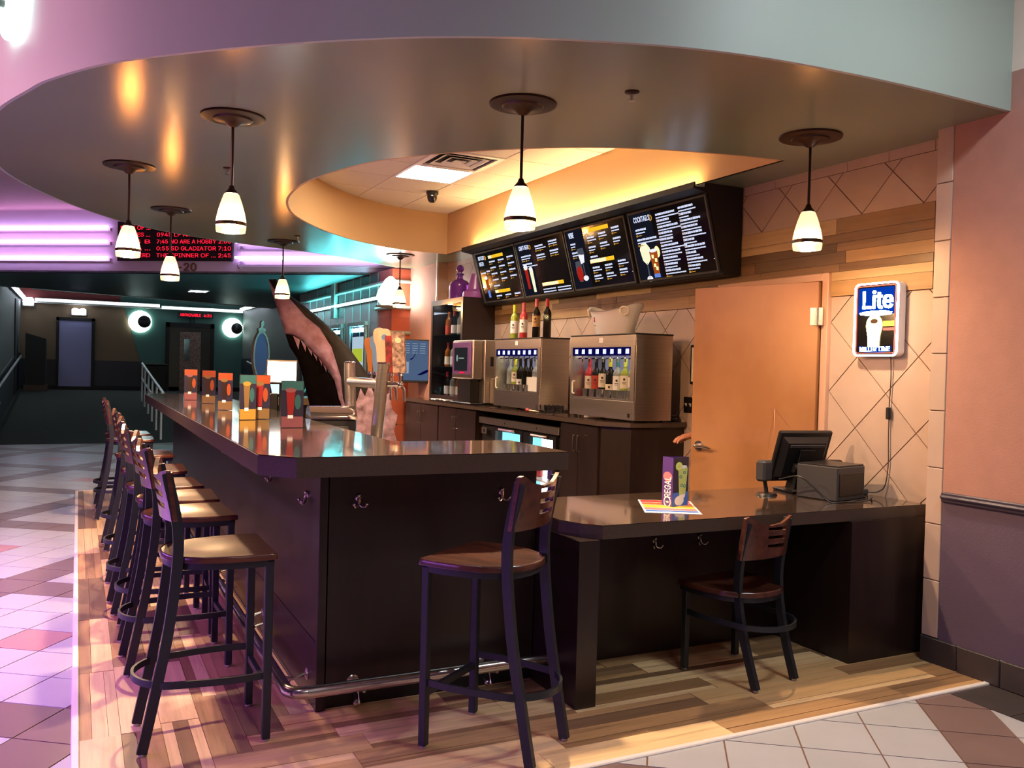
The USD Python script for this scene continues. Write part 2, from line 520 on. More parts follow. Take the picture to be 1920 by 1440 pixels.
def dup(src, name, loc, rotz=0.0, label=None, group=None):
    path = numbered('/World/' + name)
    was = src.GetCustomData()
    x = UsdGeom.Xform.Define(stage, path)
    x.GetPrim().GetReferences().AddInternalReference(src.GetPath())
    x.ClearXformOpOrder()
    x = UsdGeom.Xformable(x.GetPrim())
    t = x.GetPrim().GetAttribute('xformOp:translate')
    t.Set(Gf.Vec3d(*map(float, loc)))
    if rotz or src.HasAttribute('xformOp:rotateZ'):
        at = x.GetPrim().GetAttribute('xformOp:rotateZ')
        if not at:
            at = x.GetPrim().CreateAttribute('xformOp:rotateZ', Sdf.ValueTypeNames.Float)
        at.Set(math.degrees(rotz))
        x.GetXformOpOrderAttr().Set(['xformOp:translate', 'xformOp:rotateZ'])
    else:
        x.GetXformOpOrderAttr().Set(['xformOp:translate'])
    x.GetPrim().SetInstanceable(True)
    return tag(x.GetPrim(), label or was['label'], was['category'], group or was.get('group'))

# ================================================================== THE SETTING
XW, XS, ZC = 4.224, 4.081, 2.829            # tile wall, salmon wall, soffit height
PX0, PX1, PY0, PY1 = 0.03, XS, 2.815, 10.92  # the wood floor of the bar

# ---- floor: grout slab, lobby tiles, edge strip, planks
floor = struct('floor')
obj('slab', bx(-9, 7, -5, 17.2, -0.20, -0.003), 'grout_brown', floor)
su, sv, u_0, v_0 = 0.3118, 0.3075, 3.043, -1.533
th = math.radians(54)
U, V = np.array([math.cos(th), math.sin(th)]), np.array([-math.sin(th), math.cos(th)])
lobby = Polygon([(-4, 0.2), (XS, 0.2), (XS - 0.012, PY0 - 0.03), (PX0 - 0.03, PY0 - 0.03), (PX0 - 0.03, PY1 + 0.03), (3.83, PY1 + 0.03), (3.83, 17.1), (-4, 17.1)])
border = sbox(3.765, 0.2, XS - 0.012, PY0 - 0.03)
lobby = lobby.difference(border)
view_r = math.radians(26.45)
tiles = []
for i in range(-24, 60):
    for j in range(-24, 60):
        c = U * (u_0 + su * (i + .5)) + V * (v_0 + sv * (j + .5))
        if not (-3.6 < c[0] < 4.3 and 0.3 < c[1] < 17.2):
            continue
        g = 0.0035
        q = [U * (u_0 + su * i + g) + V * (v_0 + sv * j + g), U * (u_0 + su * (i + 1) - g) + V * (v_0 + sv * j + g),
             U * (u_0 + su * (i + 1) - g) + V * (v_0 + sv * (j + 1) - g), U * (u_0 + su * i + g) + V * (v_0 + sv * (j + 1) - g)]
        P = Polygon(q)
        if not lobby.contains(P):
            P = P.intersection(lobby)
        if P.is_empty or P.area < 4e-4:
            continue
        mi, mj = i % 6, j % 6
        mat = 'floor_tile_brown' if (mi == 0 or mj == 0) else ('floor_tile_pink' if (mi == 3 and mj == 3) else 'floor_tile_white')
        az = math.atan2(c[0], c[1]) - view_r
        inview = abs(az) < math.radians(34) and math.hypot(*c) > 2.6
        tiles.append((0 if inview else 1, math.hypot(*c), P, mat))
tiles.sort(key=lambda t: (t[0], t[1]))
rest = {}
for k, (o, d, P, mat) in enumerate(tiles):
    m = prism(P, -0.012, 0.0)
    if k < 290:
        obj('tile', m, mat, floor, smooth=False)
    else:
        rest.setdefault(mat, []).append(m)
for mat, ms in rest.items():
    obj('tile', cat(ms), mat, floor, smooth=False, kind='stuff')
for k in range(9):
    obj('border_tile', bx(3.769, XS - 0.014, PY0 - 0.035 - 0.30 * (k + 1), PY0 - 0.039 - 0.30 * k, -0.012, 0.0), 'dark_tile', floor, smooth=False)
obj('edge_strip', cat(bx(PX0 - 0.03, PX0, PY0, PY1, -0.01, 0.008, .004), bx(PX0 - 0.03, PX1, PY0 - 0.03, PY0, -0.01, 0.008, .004), bx(PX0 - 0.03, 3.83, PY1, PY1 + 0.03, -0.01, 0.008, .004)), 'strip_white', floor)
W = 0.15
for row in range(9):
    y0 = PY0 + W * row
    x = PX0 + W * min(row, 6) if row < 6 else 0.93
    x += -rnd.random() * 0.0
    first = True
    while x < PX1 - 0.02:
        ln = rnd.uniform(0.7, 1.1) * (rnd.uniform(.3, 1) if first else 1)
        first = False
        x1 = min(x + ln, PX1 if y0 < 3.1 else XW)
        cuts = rnd.choice([[0, 1], [0, .36, 1], [0, .62, 1], [0, .3, .7, 1], [0, .28, 1]])
        for a, b in zip(cuts[:-1], cuts[1:]):
            obj('plank', bx(x + .001, x1 - .001, y0 + a * W + .0008, y0 + b * W - .0008, -0.012, 0.004 - 0.002 * (b - a < .4)), 'plank_x', floor, smooth=False)
        x = x1
        if x1 >= PX1 - .02:
            break
for col in range(6):
    x0 = PX0 + W * col
    y = PY0 + W * (col + 1)
    first = True
    while y < PY1 - 0.02:
        y1 = min(y + rnd.uniform(.75, 1.1) * (rnd.uniform(.3, 1) if first else 1), PY1)
        if PY1 - y1 < .2: y1 = PY1
        first = False
        cuts = rnd.choice([[0, 1], [0, .36, 1], [0, .62, 1], [0, .3, .7, 1], [0, .4, 1]])
        for a, b in zip(cuts[:-1], cuts[1:]):
            obj('plank', bx(x0 + a * W + .0008, x0 + b * W - .0008, y + .001, y1 - .001, -0.012, 0.004 - 0.002 * (b - a < .4)), 'plank_y', floor, smooth=False)
        y = y1
obj('bar_floor', bx(0.935, 4.35, 4.17, PY1, -0.012, 0.002), 'floor_tile_brown', floor)
obj('back_room_floor', bx(4.35, 6.8, 3.2, 6.4, -0.012, 0.0), 'floor_tile_brown', floor)
# carpeted ramp of the corridor behind
obj('ramp', trimesh.convex.convex_hull(np.array([(x, y, z) for x in (-9, 7) for y, z in ((17.0, -.2), (17.0, 0.003), (24.5, .65), (29, .65), (29, -.2))])), 'carpet_dark', floor, smooth=False)

# ---- wall_right: the bar's back wall
wall = struct('wall_right')
DY0, DY1, DZ = 4.03, 5.09, 2.155            # outside of the door frame
YB = 10.42                                   # far end of the tiled recess
back = sbox(3.1, 0, YB + .15, 4.0).difference(sbox(DY0 + .01, -1, DY1 - .01, DZ - .01))
MX = np.array([[0, 0, 1, 0], [1, 0, 0, 0], [0, 1, 0, 0], [0, 0, 0, 1.0]])   # (a, b, c) -> y = a, z = b, x = c
obj('backing', tr(prism(back, XW + 0.006, XW + 0.14), MX), 'grout_brown', wall, smooth=False)
zone = sbox(3.195, 0.0, YB, 2.0).union(sbox(3.195, 2.488, YB, 2.766)).difference(sbox(DY0 - .002, -1, DY1 + .002, DZ + .002))
hd = 0.2155
for i in range(-4, 32):
    for j in range(-7, 9):
        if (i + j) % 2 == 0:
            continue
        cy, cz, e = 3.812 + hd * i, 1.197 + hd * j, hd - 0.0042
        P = Polygon([(cy - e, cz), (cy, cz - e), (cy + e, cz), (cy, cz + e)]).intersection(zone)
        if P.is_empty or P.area < 3e-4:
            continue
        for g in getattr(P, 'geoms', [P]):
            if g.area > 3e-4:
                obj('tile', tr(prism(g, XW, XW + 0.010), MX), 'wall_tile', wall, smooth=False)
y = 3.318 - .31
while y < YB:
    y1 = min(y + .31, YB)
    if y1 > 3.2:
        obj('border_tile', bx(XW, XW + .01, max(y, 3.195) + .0015, y1 - .0015, 2.770, 2.835), 'wall_tile', wall, smooth=False)
    y = y1
rows = [2.004, 2.10, 2.155, 2.205, 2.28, 2.335, 2.39, 2.486]
for a, b in zip(rows[:-1], rows[1:]):
    y = 3.30
    first = True
    while y < YB:
        y1 = min(y + rnd.uniform(.6, 1.3) * (rnd.uniform(.4, 1) if first else 1), YB)
        first = False
        g = Polygon([(y + .001, a + .0008), (y1 - .001, a + .0008), (y1 - .001, b - .0008), (y + .001, b - .0008)]).difference(sbox(DY0 - .002, -1, DY1 + .002, DZ + .002))
        if g.area > 1e-3:
            obj('plank', tr(prism(g, XW - 0.006 - .003 * rnd.random(), XW + 0.008), MX), 'plank_wall', wall, smooth=False)
        y = y1
# the proud tile edge (pilaster strip) and the salmon wall in front of it
obj('pilaster', bx(XS + .008, XW + .14, 3.075, 3.188, 0, 4.0), 'grout_brown', wall, smooth=False)
z = 0.137
k = 0
for z0, z1 in zip([0.137, .44, .738, 1.036, 1.338, 1.64, 1.938, 2.236, 2.541], [.44, .738, 1.036, 1.338, 1.64, 1.938, 2.236, 2.541, 2.836]):
    obj('trim_tile', bx(XS - .004, XS + .012, 3.094, 3.190, z0 + .002, z1 - .002, .003), 'wall_tile', wall, smooth=False)
obj('side_trim', bx(XS + .012, XW, 3.186, 3.195, 0, ZC), 'wall_tile', wall, smooth=False)
obj('painted_salmon', bx(XS, XS + .15, -5.0, 3.092, .906, 3.02), 'salmon_paint', wall, smooth=False)
obj('painted_plum', bx(XS, XS + .15, -5.0, 3.092, 0.0, .87), 'plum_paint', wall, smooth=False)
obj('painted_beige', bx(XS, XS + .15, -5.0, 3.092, 3.02, 4.0), 'beige_paint', wall, smooth=False)
# far end of the recess: tiled return and the salmon wall beyond
for z0, z1 in ((1.12, 1.42), (1.42, 1.72), (1.72, 2.02), (2.02, 2.12), (2.12, 2.45), (2.45, 2.77), (2.77, 2.836)):
    obj('return_tile', bx(XS + .006, XW + .004, YB, YB + .012, z0 + .0015, z1 - .0015), 'wall_tile' if not 2.0 < z0 < 2.11 else 'plank_x', wall, smooth=False)
obj('corner_trim', bx(XS - .006, XS + .014, YB - .004, YB + .02, 0, ZC), 'white_plastic', wall)
obj('painted_salmon_far', bx(XS, XS + .3, YB + .012, 11.42, 0, 3.9), 'salmon_paint', wall, smooth=False)
tr1 = struct('trim_1')
prof = Polygon([(0, .858), (-.012, .862), (-.016, .872), (-.030, .884), (-.030, .896), (-.018, .902), (-.014, .914), (0, .918)])
obj('chair_rail', tr(prism(Polygon([(x, z) for x, z in prof.exterior.coords]), -5.0, 3.085), frame((XS, 0, 0), (1, 0, 0), (0, 0, 1))), 'plum_trim', tr1) if False else obj('chair_rail', cat(bx(XS - .018, XS + .01, -5, 3.092, .862, .915, .006), bx(XS - .032, XS + .01, -5, 3.092, .880, .900, .008)), 'plum_trim', tr1)
bb = struct('baseboard_right')
ys = [3.192, 2.972, 2.735, 2.50, 2.26, 2.02, 1.78, 1.5]
for a, b in zip(ys[1:], ys[:-1]):
    obj('tile', bx(XS - .014, XS + .01, a + .003, b - .003, 0.0, .135, .004), 'dark_tile', bb, smooth=False)
obj('grout', bx(XS - .004, XS + .01, 1.5, 3.192, 0.0, .134), 'grout_light', bb, smooth=False)

# ---- ceiling: the dropped soffit with its fascia, the recess over the bar
edge_front = [(XS + .1, 2.812), (3.73, 2.803), (3.43, 2.800), (3.04, 2.812), (2.59, 2.852), (2.20, 2.932), (1.864, 3.050), (1.547, 3.19), (1.246, 3.36), (.953, 3.572), (.655, 3.825), (.345, 4.125), (.098, 4.404), (-.124, 4.775), (-.224, 5.02), (-.397, 5.53), (-.50, 6.15), (-.535, 6.7), (-.50, 7.2), (-.40, 7.66), (-.24, 8.12), (.02, 8.70), (.41, 9.33), (.90, 9.80), (1.55, 10.15), (2.29, 10.38), (2.95, 10.68), (3.85, 11.30)]
oedge = smoothline(edge_front, 4)
cove = [(3.87, 4.12), (3.55, 4.172), (3.218, 4.255), (2.969, 4.345), (2.69, 4.487), (2.433, 4.675), (2.186, 4.905), (1.935, 5.19), (1.704, 5.545), (1.553, 6.00), (1.462, 6.55), (1.490, 7.17), (1.62, 7.70), (1.80, 8.10), (2.124, 8.61), (2.529, 9.07), (2.914, 9.36), (3.358, 9.56), (3.87, 9.60)]
cedge = smoothline(cove, 4)
ceil = struct('ceiling')
sof = Polygon(list(oedge[:, :2]) + [(XS + .1, 11.3)]).buffer(0).difference(Polygon(cedge[:, :2]))
sof = sof.union(sbox(XS, 3.19, XW + .1, YB + .01))
sof = sof.difference(Polygon(cedge[:, :2]))
obj('soffit', prism(sof, ZC, ZC + .02), 'soffit_paint', ceil, smooth=False)


def ribbon(line, z0, z1, t=0.02, side=1):
    P = np.array(line)[:, :2]
    T = np.gradient(P, axis=0)
    N = np.stack([T[:, 1], -T[:, 0]], 1) / np.linalg.norm(T, axis=1, keepdims=True) * t * side
    n = len(P)
    v = np.concatenate([np.c_[P, np.full(n, z0)], np.c_[P, np.full(n, z1)], np.c_[P + N, np.full(n, z1)], np.c_[P + N, np.full(n, z0)]])
    F = []
    for i in range(n - 1):
        for a, b in ((0, 1), (1, 2), (2, 3), (3, 0)):
            F += [(a * n + i, a * n + i + 1, b * n + i + 1), (a * n + i, b * n + i + 1, b * n + i)]
    m = trimesh.Trimesh(v, F, process=False)
    trimesh.repair.fix_normals(m)
    return m


obj('fascia', ribbon(oedge, ZC, 3.80, .02, -1), 'fascia_paint', ceil, smooth=60)
obj('cove_wall', ribbon(cedge, ZC, 3.315, .02, 1), 'cove_paint', ceil, smooth=60)
obj('cove_side', bx(3.868, 3.89, 4.12, 9.60, ZC, 3.315), 'cove_paint', ceil, smooth=False)
obj('grid', bx(1.3, 4.0, 3.9, 9.8, 3.308, 3.32), 'white_matte', ceil, smooth=False)
cz = Polygon(cedge[:, :2]).buffer(.01)
for i in range(-3, 3):
    for j in range(-7, 5):
        x0, y0 = 2.648 + .61 * i, 7.385 + .61 * j
        if (i, j) == (0, 0) or (i, j) == (0, -1):
            continue
        P = sbox(x0 + .008, y0 + .008, x0 + .602, y0 + .602).intersection(cz)
        if P.area > .003:
            obj('ceiling_tile', prism(P, 3.300, 3.309), 'ceiling_tile_white', ceil, smooth=False)
obj('lobby_ceiling', prism(Polygon([(-9, -5), (7, -5), (7, 17.0), (-9, 24)]).difference(Polygon(list(oedge[:, :2]) + [(XS + .1, 11.3)]).buffer(-.05)), 3.80, 3.9), 'lobby_ceiling_paint', ceil, smooth=False)
# low ceiling of the corridor mouth, with the lilac fascia that carries the neon
F0, F1 = np.array([-1.121, 16.102]), np.array([4.4, 11.988])
fd = (F1 - F0) / np.linalg.norm(F1 - F0)
fn = np.array([fd[1], -fd[0]])               # towards the bar
if fn[1] > 0: fn = -fn
FL = F0 - fd * 6
FR = F1
low = Polygon([tuple(FL), tuple(FR), (5.6, 12.0), (5.6, 22.1), (4.4, 21.75), (-.81, 19.45), (-9, 16.2 + 4)])
obj('low_ceiling', prism(low, ZC, ZC + .03), 'low_ceiling_paint', ceil, smooth=False)
obj('low_ceiling_edge', prism(Polygon([(-.81, 19.46), (4.4, 21.76), (4.4, 21.84), (-.81, 19.54)]), ZC - .012, ZC + .05), 'white_matte', ceil)
obj('corridor_ceiling', bx(-9, 7, 19, 30, 3.75, 3.8), 'low_ceiling_paint', ceil, smooth=False)


def on_fascia(s, z, d=0.0):
    p = F0 + fd * s + fn * d
    return np.array([p[0], p[1], z])


wf = struct('wall_fascia')
Q = [tuple(FL), tuple(FR), tuple(FR - fn * .1), tuple(FL - fn * .1)]
obj('fascia', prism(Q, ZC, 3.80), 'fascia_white', wf, smooth=False)
# ---- box office wall on the right beyond the bar, corridor walls, end wall
wb = struct('wall_far_right')
obj('end_pilaster', bx(3.824, XS + .2, 11.42, 11.98, 0, ZC), 'orange_paint', wb, smooth=False)
for z0, z1 in ((1.95, 1.955), (2.16, 2.164), (2.45, 2.454), (1.3, 1.304), (.7, .704)):
    obj('joint', bx(3.821, XS - .001, 11.416, 11.97, z0, z1), 'corridor_brown', wb, smooth=False)
obj('panel_wall', bx(3.83, 4.0, 11.98, 16.9, 0, ZC), 'metal_panel', wb, smooth=False)
for y in (12.05, 12.45, 12.9, 13.3, 13.75, 14.2, 14.65, 15.1, 15.6, 16.1, 16.6):
    obj('seam', bx(3.822, 3.832, y, y + .022, .2, ZC), 'moulding_grey', wb, smooth=False)
for z, y1 in ((2.655, 17.0), (2.30, 12.05), (1.955, 12.0)):
    obj('moulding', cat(cyl((3.80, 11.385, z), (3.80, y1, z), .026), cyl((3.80, 11.385, z), (XS, 11.385, z), .026), ball((3.80, 11.385, z), .026)), 'moulding_grey', wb)
obj('cyan_post', bx(3.76, 3.83, 14.2, 14.4, 2.26, ZC), 'moulding_grey', wb)
for k, (y0, y1) in enumerate(((12.55, 13.42), (13.85, 14.65))):
    w = struct('window_%d' % (k + 1))
    obj('window_frame', cat(bx(3.795, 3.84, y0, y0 + .06, .95, 2.14), bx(3.795, 3.84, y1 - .06, y1, .95, 2.14), bx(3.78, 3.84, y0 - .03, y1 + .03, 2.09, 2.15), bx(3.795, 3.84, y0, y1, .95, 1.0)), 'moulding_grey', w)
    obj('blind', bx(3.825, 3.829, y0 + .06, y1 - .06, 1.0, 2.09), 'screen_black', w)
    obj('light_box', bx(3.815, 3.826, y0 + .10, y1 - .10, 2.0, 2.06), 'neon_cyan', w)
    obj('pane', bx(3.806, 3.809, y0 + .06, y1 - .06, 1.0, 2.09), 'pane_dim', w)
wr = struct('wall_corridor_right')
obj('painted_wall', bx(4.24, 4.4, 17.0, 26.2, 0, 3.75), 'corridor_grey', wr, smooth=False)
obj('end_wall', bx(3.83, 4.4, 16.9, 17.0, 0, 3.75), 'corridor_grey', wr, smooth=False)


def slope(y):
    return np.interp(y, [17.0, 24.5, 30], [0, .65, .65])


obj('wainscot', trimesh.convex.convex_hull(np.array([(x, y, z) for x in (4.225, 4.245) for y, z in ((17.0, 0), (17.0, .95), (24.5, 1.6), (26, 1.6), (26, 0))])), 'corridor_dark', wr, smooth=False)
wl = struct('wall_corridor_left')
obj('painted_wall', cat(bx(-1.6, -1.33, 17.3, 26.2, 0, 3.75), bx(-9, -1.33, 17.2, 17.35, 0, 3.75)), 'corridor_grey', wl, smooth=False)
obj('wainscot', trimesh.convex.convex_hull(np.array([(x, y, z) for x in (-1.335, -1.315) for y, z in ((17.3, 0), (17.3, .95), (24.5, 1.6), (26, 1.6), (26, 0))])), 'corridor_dark', wl, smooth=False)
obj('door_jamb', bx(-1.34, -1.30, 23.5, 24.4, .6, 2.85), 'black_matte', wl, smooth=False)
obj('dark_case', bx(-1.75, -1.40, 17.15, 17.21, .9, 2.2), 'black_matte', wl, smooth=False)
we = struct('wall_corridor_end')
Y2 = 26.0
obj('painted_brown', bx(-1.4, 1.6, Y2, Y2 + .15, 0, 2.93), 'corridor_brown', we, smooth=False)
obj('painted_red', bx(-1.4, 1.03, Y2 - .005, Y2 + .1, 2.90, 3.75), 'corridor_red', we, smooth=False)
obj('painted_green', bx(1.03, 4.4, Y2 - .006, Y2 + .1, 2.88, 3.75), 'corridor_teal', we, smooth=False)
obj('green_field', tr(prism([(1.12, 2.93), (1.78, .6), (4.4, .6), (4.4, 2.93)], -.1, .008), frame((0, Y2, 0), (1, 0, 0), (0, 0, 1))), 'corridor_teal', we, smooth=False)
obj('wainscot', tr(prism([(-1.4, .6), (1.76, .6), (1.58, 1.44), (-1.4, 1.44)], 0.0, .016), frame((0, Y2, 0), (1, 0, 0), (0, 0, 1))), 'corridor_dark', we, smooth=False)
obj('base', bx(-1.4, 4.4, Y2 - .03, Y2, .6, .76), 'black_matte', we, smooth=False)
obj('ledge', bx(-1.3, 4.3, Y2 - .10, Y2, 2.90, 2.94), 'white_matte', we, smooth=False)
d2 = struct('door_2')
obj('frame', cat(bx(-.51, -.44, Y2 - .05, Y2, .65, 2.56), bx(.33, .41, Y2 - .05, Y2, .65, 2.56), bx(-.51, .41, Y2 - .05, Y2, 2.48, 2.56)), 'black_matte', d2)
obj('leaf', bx(-.44, .33, Y2 - .035, Y2 - .015, .74, 2.48), 'lavender', d2)
obj('kick_plate', bx(-.44, .33, Y2 - .04, Y2 - .014, .66, .74), 'black_matte', d2)
d3 = struct('door_3')
obj('frame', cat(bx(2.18, 2.28, Y2 - .06, Y2, .65, 2.55), bx(3.36, 3.46, Y2 - .06, Y2, .65, 2.55), bx(2.18, 3.46, Y2 - .06, Y2, 2.42, 2.55)), 'black_matte', d3)
obj('leaf', bx(2.28, 3.36, Y2 - .03, Y2 - .012, .65, 2.42), 'black_plastic', d3)
obj('leaf_open', bx(2.55, 3.10, Y2 - .06, Y2 - .032, .65, 2.30), 'handle_dark', d3)
obj('door_glass', bx(2.66, 2.80, Y2 - .064, Y2 - .058, 1.5, 2.1), 'screen_black', d3)
# lobby walls that the photograph's reflections need
wlob = struct('wall_left')
obj('painted_wall', bx(-9.1, -9, -5, 24, 0, 4.0), 'salmon_paint', wlob, smooth=False)
wfr = struct('wall_front')
obj('painted_wall', bx(-9, 7, -5.1, -5, 0, 4.0), 'beige_paint', wfr, smooth=False)
wbk = struct('wall_back_room')
obj('painted_wall', cat(bx(6.7, 6.8, 3.2, 6.4, 0, 2.8), bx(4.37, 6.8, 3.2, 3.3, 0, 2.8), bx(4.37, 6.8, 6.3, 6.4, 0, 2.8), bx(4.37, 6.8, 3.2, 6.4, 2.7, 2.8)), 'back_room', wbk, smooth=False)

# ---- door_1: the maple door into the bar, standing ajar
d1 = struct('door_1')
obj('frame', cat(bx(XW - .03, XW + .14, DY0, DY0 + .052, 0, DZ, .004), bx(XW - .03, XW + .14, DY1 - .052, DY1, 0, DZ, .004), bx(XW - .03, XW + .14, DY0 + .052, DY1 - .052, DZ - .05, DZ, .004)), 'frame_paint', d1)
hx, hy = 4.185, 4.085
ex, ey = 3.90, 4.952
L1 = math.hypot(ex - hx, ey - hy)
MD = frame((hx, hy, 0), (ex - hx, ey - hy, 0), (0, 0, 1))    # along the leaf, up, towards the bar side
n_ = MD[:3, 2]
sg = -1.0 if n_[0] > 0 else 1.0
obj('leaf', tr(bx(0, L1, .012, 2.098, -.022, .022, .002), MD), 'maple', d1)
for z in (.25, 1.1, 1.88):
    obj('hinge', tr(cat(bx(-.035, .004, z - .055, z + .055, sg * .020, sg * .030), bx(.004, .05, z - .055, z + .055, sg * .0225, sg * .0255), tr(cyl((0.002, 0, 0), (0.002, .11, 0), .008), t=(0, z - .055, sg * .032))), MD), 'nickel', d1)
lv = cat(tr(cyl((0, 0, 0), (0, 0, sg * .012), .034, 24), t=(L1 - .07, 1.0, sg * .022)), tr(cyl((0, 0, 0), (0, 0, sg * .055), .013), t=(L1 - .07, 1.0, sg * .022)),
         tube([(L1 - .07, 1.0, sg * .072), (L1 - .10, 1.0, sg * .074), (L1 - .15, .997, sg * .072), (L1 - .185, .99, sg * .066)], [.012, .012, .010, .008]), ball((L1 - .07, 1.0, sg * .072), .014),
         tr(cyl((0, 0, 0), (0, 0, -sg * .05), .02), t=(L1 - .07, 1.0, -sg * .022)), tube([(L1 - .07, 1.0, -sg * .07), (L1 - .18, .99, -sg * .07)], .010))
obj('lever_handle', tr(lv, MD), 'nickel', d1)
obj('latch', tr(bx(L1 - .002, L1 + .004, .95, 1.05, -.012, .012), MD), 'nickel', d1)

# ================================================================== THINGS
# ---- the bar: base cabinet, worktop, foot rail
bar = thing('bar_cabinet', 'tall dark espresso bar front with foot rail and coat hooks, carrying the L shaped top', 'bar', (1.4, 6.0, 0))
obj('front_panel', bx(.975, 1.985, 3.70, 3.74, .115, 1.052), 'espresso', bar)
obj('side_panel', bx(.94, .98, 3.70, 10.06, .30, 1.052), 'espresso', bar)
obj('lower_panel', bx(.94, .98, 3.70, 10.06, 0.004, .296), 'espresso', bar)
obj('corner_post', bx(.938, .975, 3.697, 3.72, .004, 1.052, .002), 'espresso', bar)
obj('toe_kick', bx(.97, 1.985, 3.725, 3.76, 0.004, .115), 'espresso_black', bar)
obj('core', prism([(.975, 3.735), (1.985, 3.735), (1.985, 4.0), (1.25, 4.0), (1.25, 10.06), (.975, 10.06)], .01, 1.052), 'espresso_black', bar, smooth=False)
obj('end_panel', bx(.975, 1.25, 10.05, 10.07, 0.004, 1.052), 'espresso', bar)


def hook_mesh(M):
    """a double coat hook on the plane of the frame M (x along, y up, z out)"""
    pl = tr(lathe([(0, 0), (.014, 0), (.014, .003), (.010, .007), (0, .008)], 16), t=(0, .004, 0))
    ms = [pl, tube([(0, .006, .006), (0, -.006, .012), (0, -.022, .012)], [.008, .007, .007], 8)]
    for s in (-1, 1):
        ms += [tube([(0, -.020, .012), (s * .010, -.030, .020), (s * .022, -.031, .030), (s * .029, -.020, .034)], [.006, .005, .0045, .004], 8), ball((s * .029, -.018, .034), .007, 1)]
    ms.append(ball((0, .018, .010), .009, 1))
    return tr(cat(ms), M)


MF = lambda x, z, y=3.70: frame((x, y, z), (1, 0, 0), (0, 0, 1)) @ trimesh.transformations.rotation_matrix(0, [0, 0, 1])
for x in (1.107, 1.80):
    obj('coat_hook', hook_mesh(frame((x, 3.70, .915), (1, 0, 0), (0, 0, 1))), 'nickel', bar)
for y in (3.92, 4.70, 5.5, 6.3):
    obj('coat_hook', hook_mesh(frame((.94, y, .905), (0, -1, 0), (0, 0, 1))), 'nickel', bar)

ctp = [(.65, 3.565), (.77, 3.412), (1.992, 3.412), (2.0, 4.03), (1.38, 4.06), (1.375, 10.2), (.78, 10.2), (.65, 10.05)]
bt = thing('bar_worktop', 'glossy dark brown bar top with a thick edge and clipped corners, L shaped', 'countertop', (1.0, 6.0, 1.052))
obj('slab', prism(Polygon(ctp).buffer(-.002), 1.128, 1.134), 'counter_top', bt, smooth=False)
obj('edge', prism(Polygon(ctp), 1.052, 1.130), 'counter_edge', bt, smooth=False)

path = [(1.97, 3.53, .16), (1.4, 3.53, .16), (.86, 3.53, .16)] + [(x, y, .16) for x, y, _ in arc((.86, 3.60), .07, -PI / 2, -PI, 8)] + [(.79, 4.2, .16), (.79, 6, .16), (.79, 10.0, .16)]
fr = obj('foot_rail', tube(path, .0255, 16), 'steel', bar, smooth=60, label='brushed steel foot rail around the foot of the bar')
obj('end_cap', cyl((1.968, 3.53, .16), (1.975, 3.53, .16), .026), 'nickel', fr)
for x, y, dx, dy in [(1.10, 3.70, 0, -1), (1.72, 3.70, 0, -1)] + [(.94, y, -1, 0) for y in (3.86, 4.9, 6.0, 7.1, 8.2, 9.3)]:
    w = .17 if dy else .15
    a = tube([(x, y, .125), (x + dx * w * .45, y + dy * w * .45, .105), (x + dx * w, y + dy * w, .132)], .008, 8)
    b = tube([(x + dx * w * .5, y + dy * w * .5, .106), (x + dx * w * .62, y + dy * w * .62, .06), (x + dx * w * .35, y + dy * w * .35, .045), (x, y, .06)], .006, 8)
    c = tr(lathe([(0, 0), (.028, 0), (.028, .004), (.018, .010), (0, .012)], 16), frame((x, y, .12), (-dy, dx, 0), (0, 0, 1)) if dy else frame((x, y, .12), (0, -1, 0), (0, 0, 1)))
    obj('bracket', cat(a, b, c, ball((x + dx * w * .36, y + dy * w * .36, .046), .014, 1)), 'nickel', fr)

# ---- the low counter on the right
lc = thing('low_cabinet', 'dark espresso base of the low wheelchair height counter, beside the tall bar', 'counter', (3.1, 3.7, 0))
obj('leg_panel', bx(1.99, 2.095, 3.292, 3.72, 0.004, .748), 'espresso', lc)
obj('leg_return', bx(1.99, 2.06, 3.72, 4.10, 0.004, .748), 'espresso', lc)
obj('back_panel', bx(2.06, 3.64, 3.82, 3.86, 0.004, .748), 'espresso', lc)
obj('pedestal', bx(3.632, 4.20, 3.275, 4.08, 0.004, .748), 'espresso', lc)
for x in (2.775, 3.075):
    obj('coat_hook', hook_mesh(frame((x, 3.82, .60), (1, 0, 0), (0, 0, 1))), 'nickel', lc)
lp = [(2.0, 3.50), (2.045, 3.385), (2.115, 3.302), (4.206, 3.298), (4.222, 3.298), (4.222, 4.01), (4.06, 4.13), (2.0, 4.13)]
lt = thing('low_worktop', 'glossy brown speckled top of the low counter, with a clipped left corner', 'countertop', (3.1, 3.7, .748))
lpoly = Polygon(lp)
obj('slab', prism(lpoly.buffer(-.002), .805, .811), 'counter_top', lt, smooth=False)
obj('edge', prism(lpoly, .748, .807), 'counter_edge', lt, smooth=False)


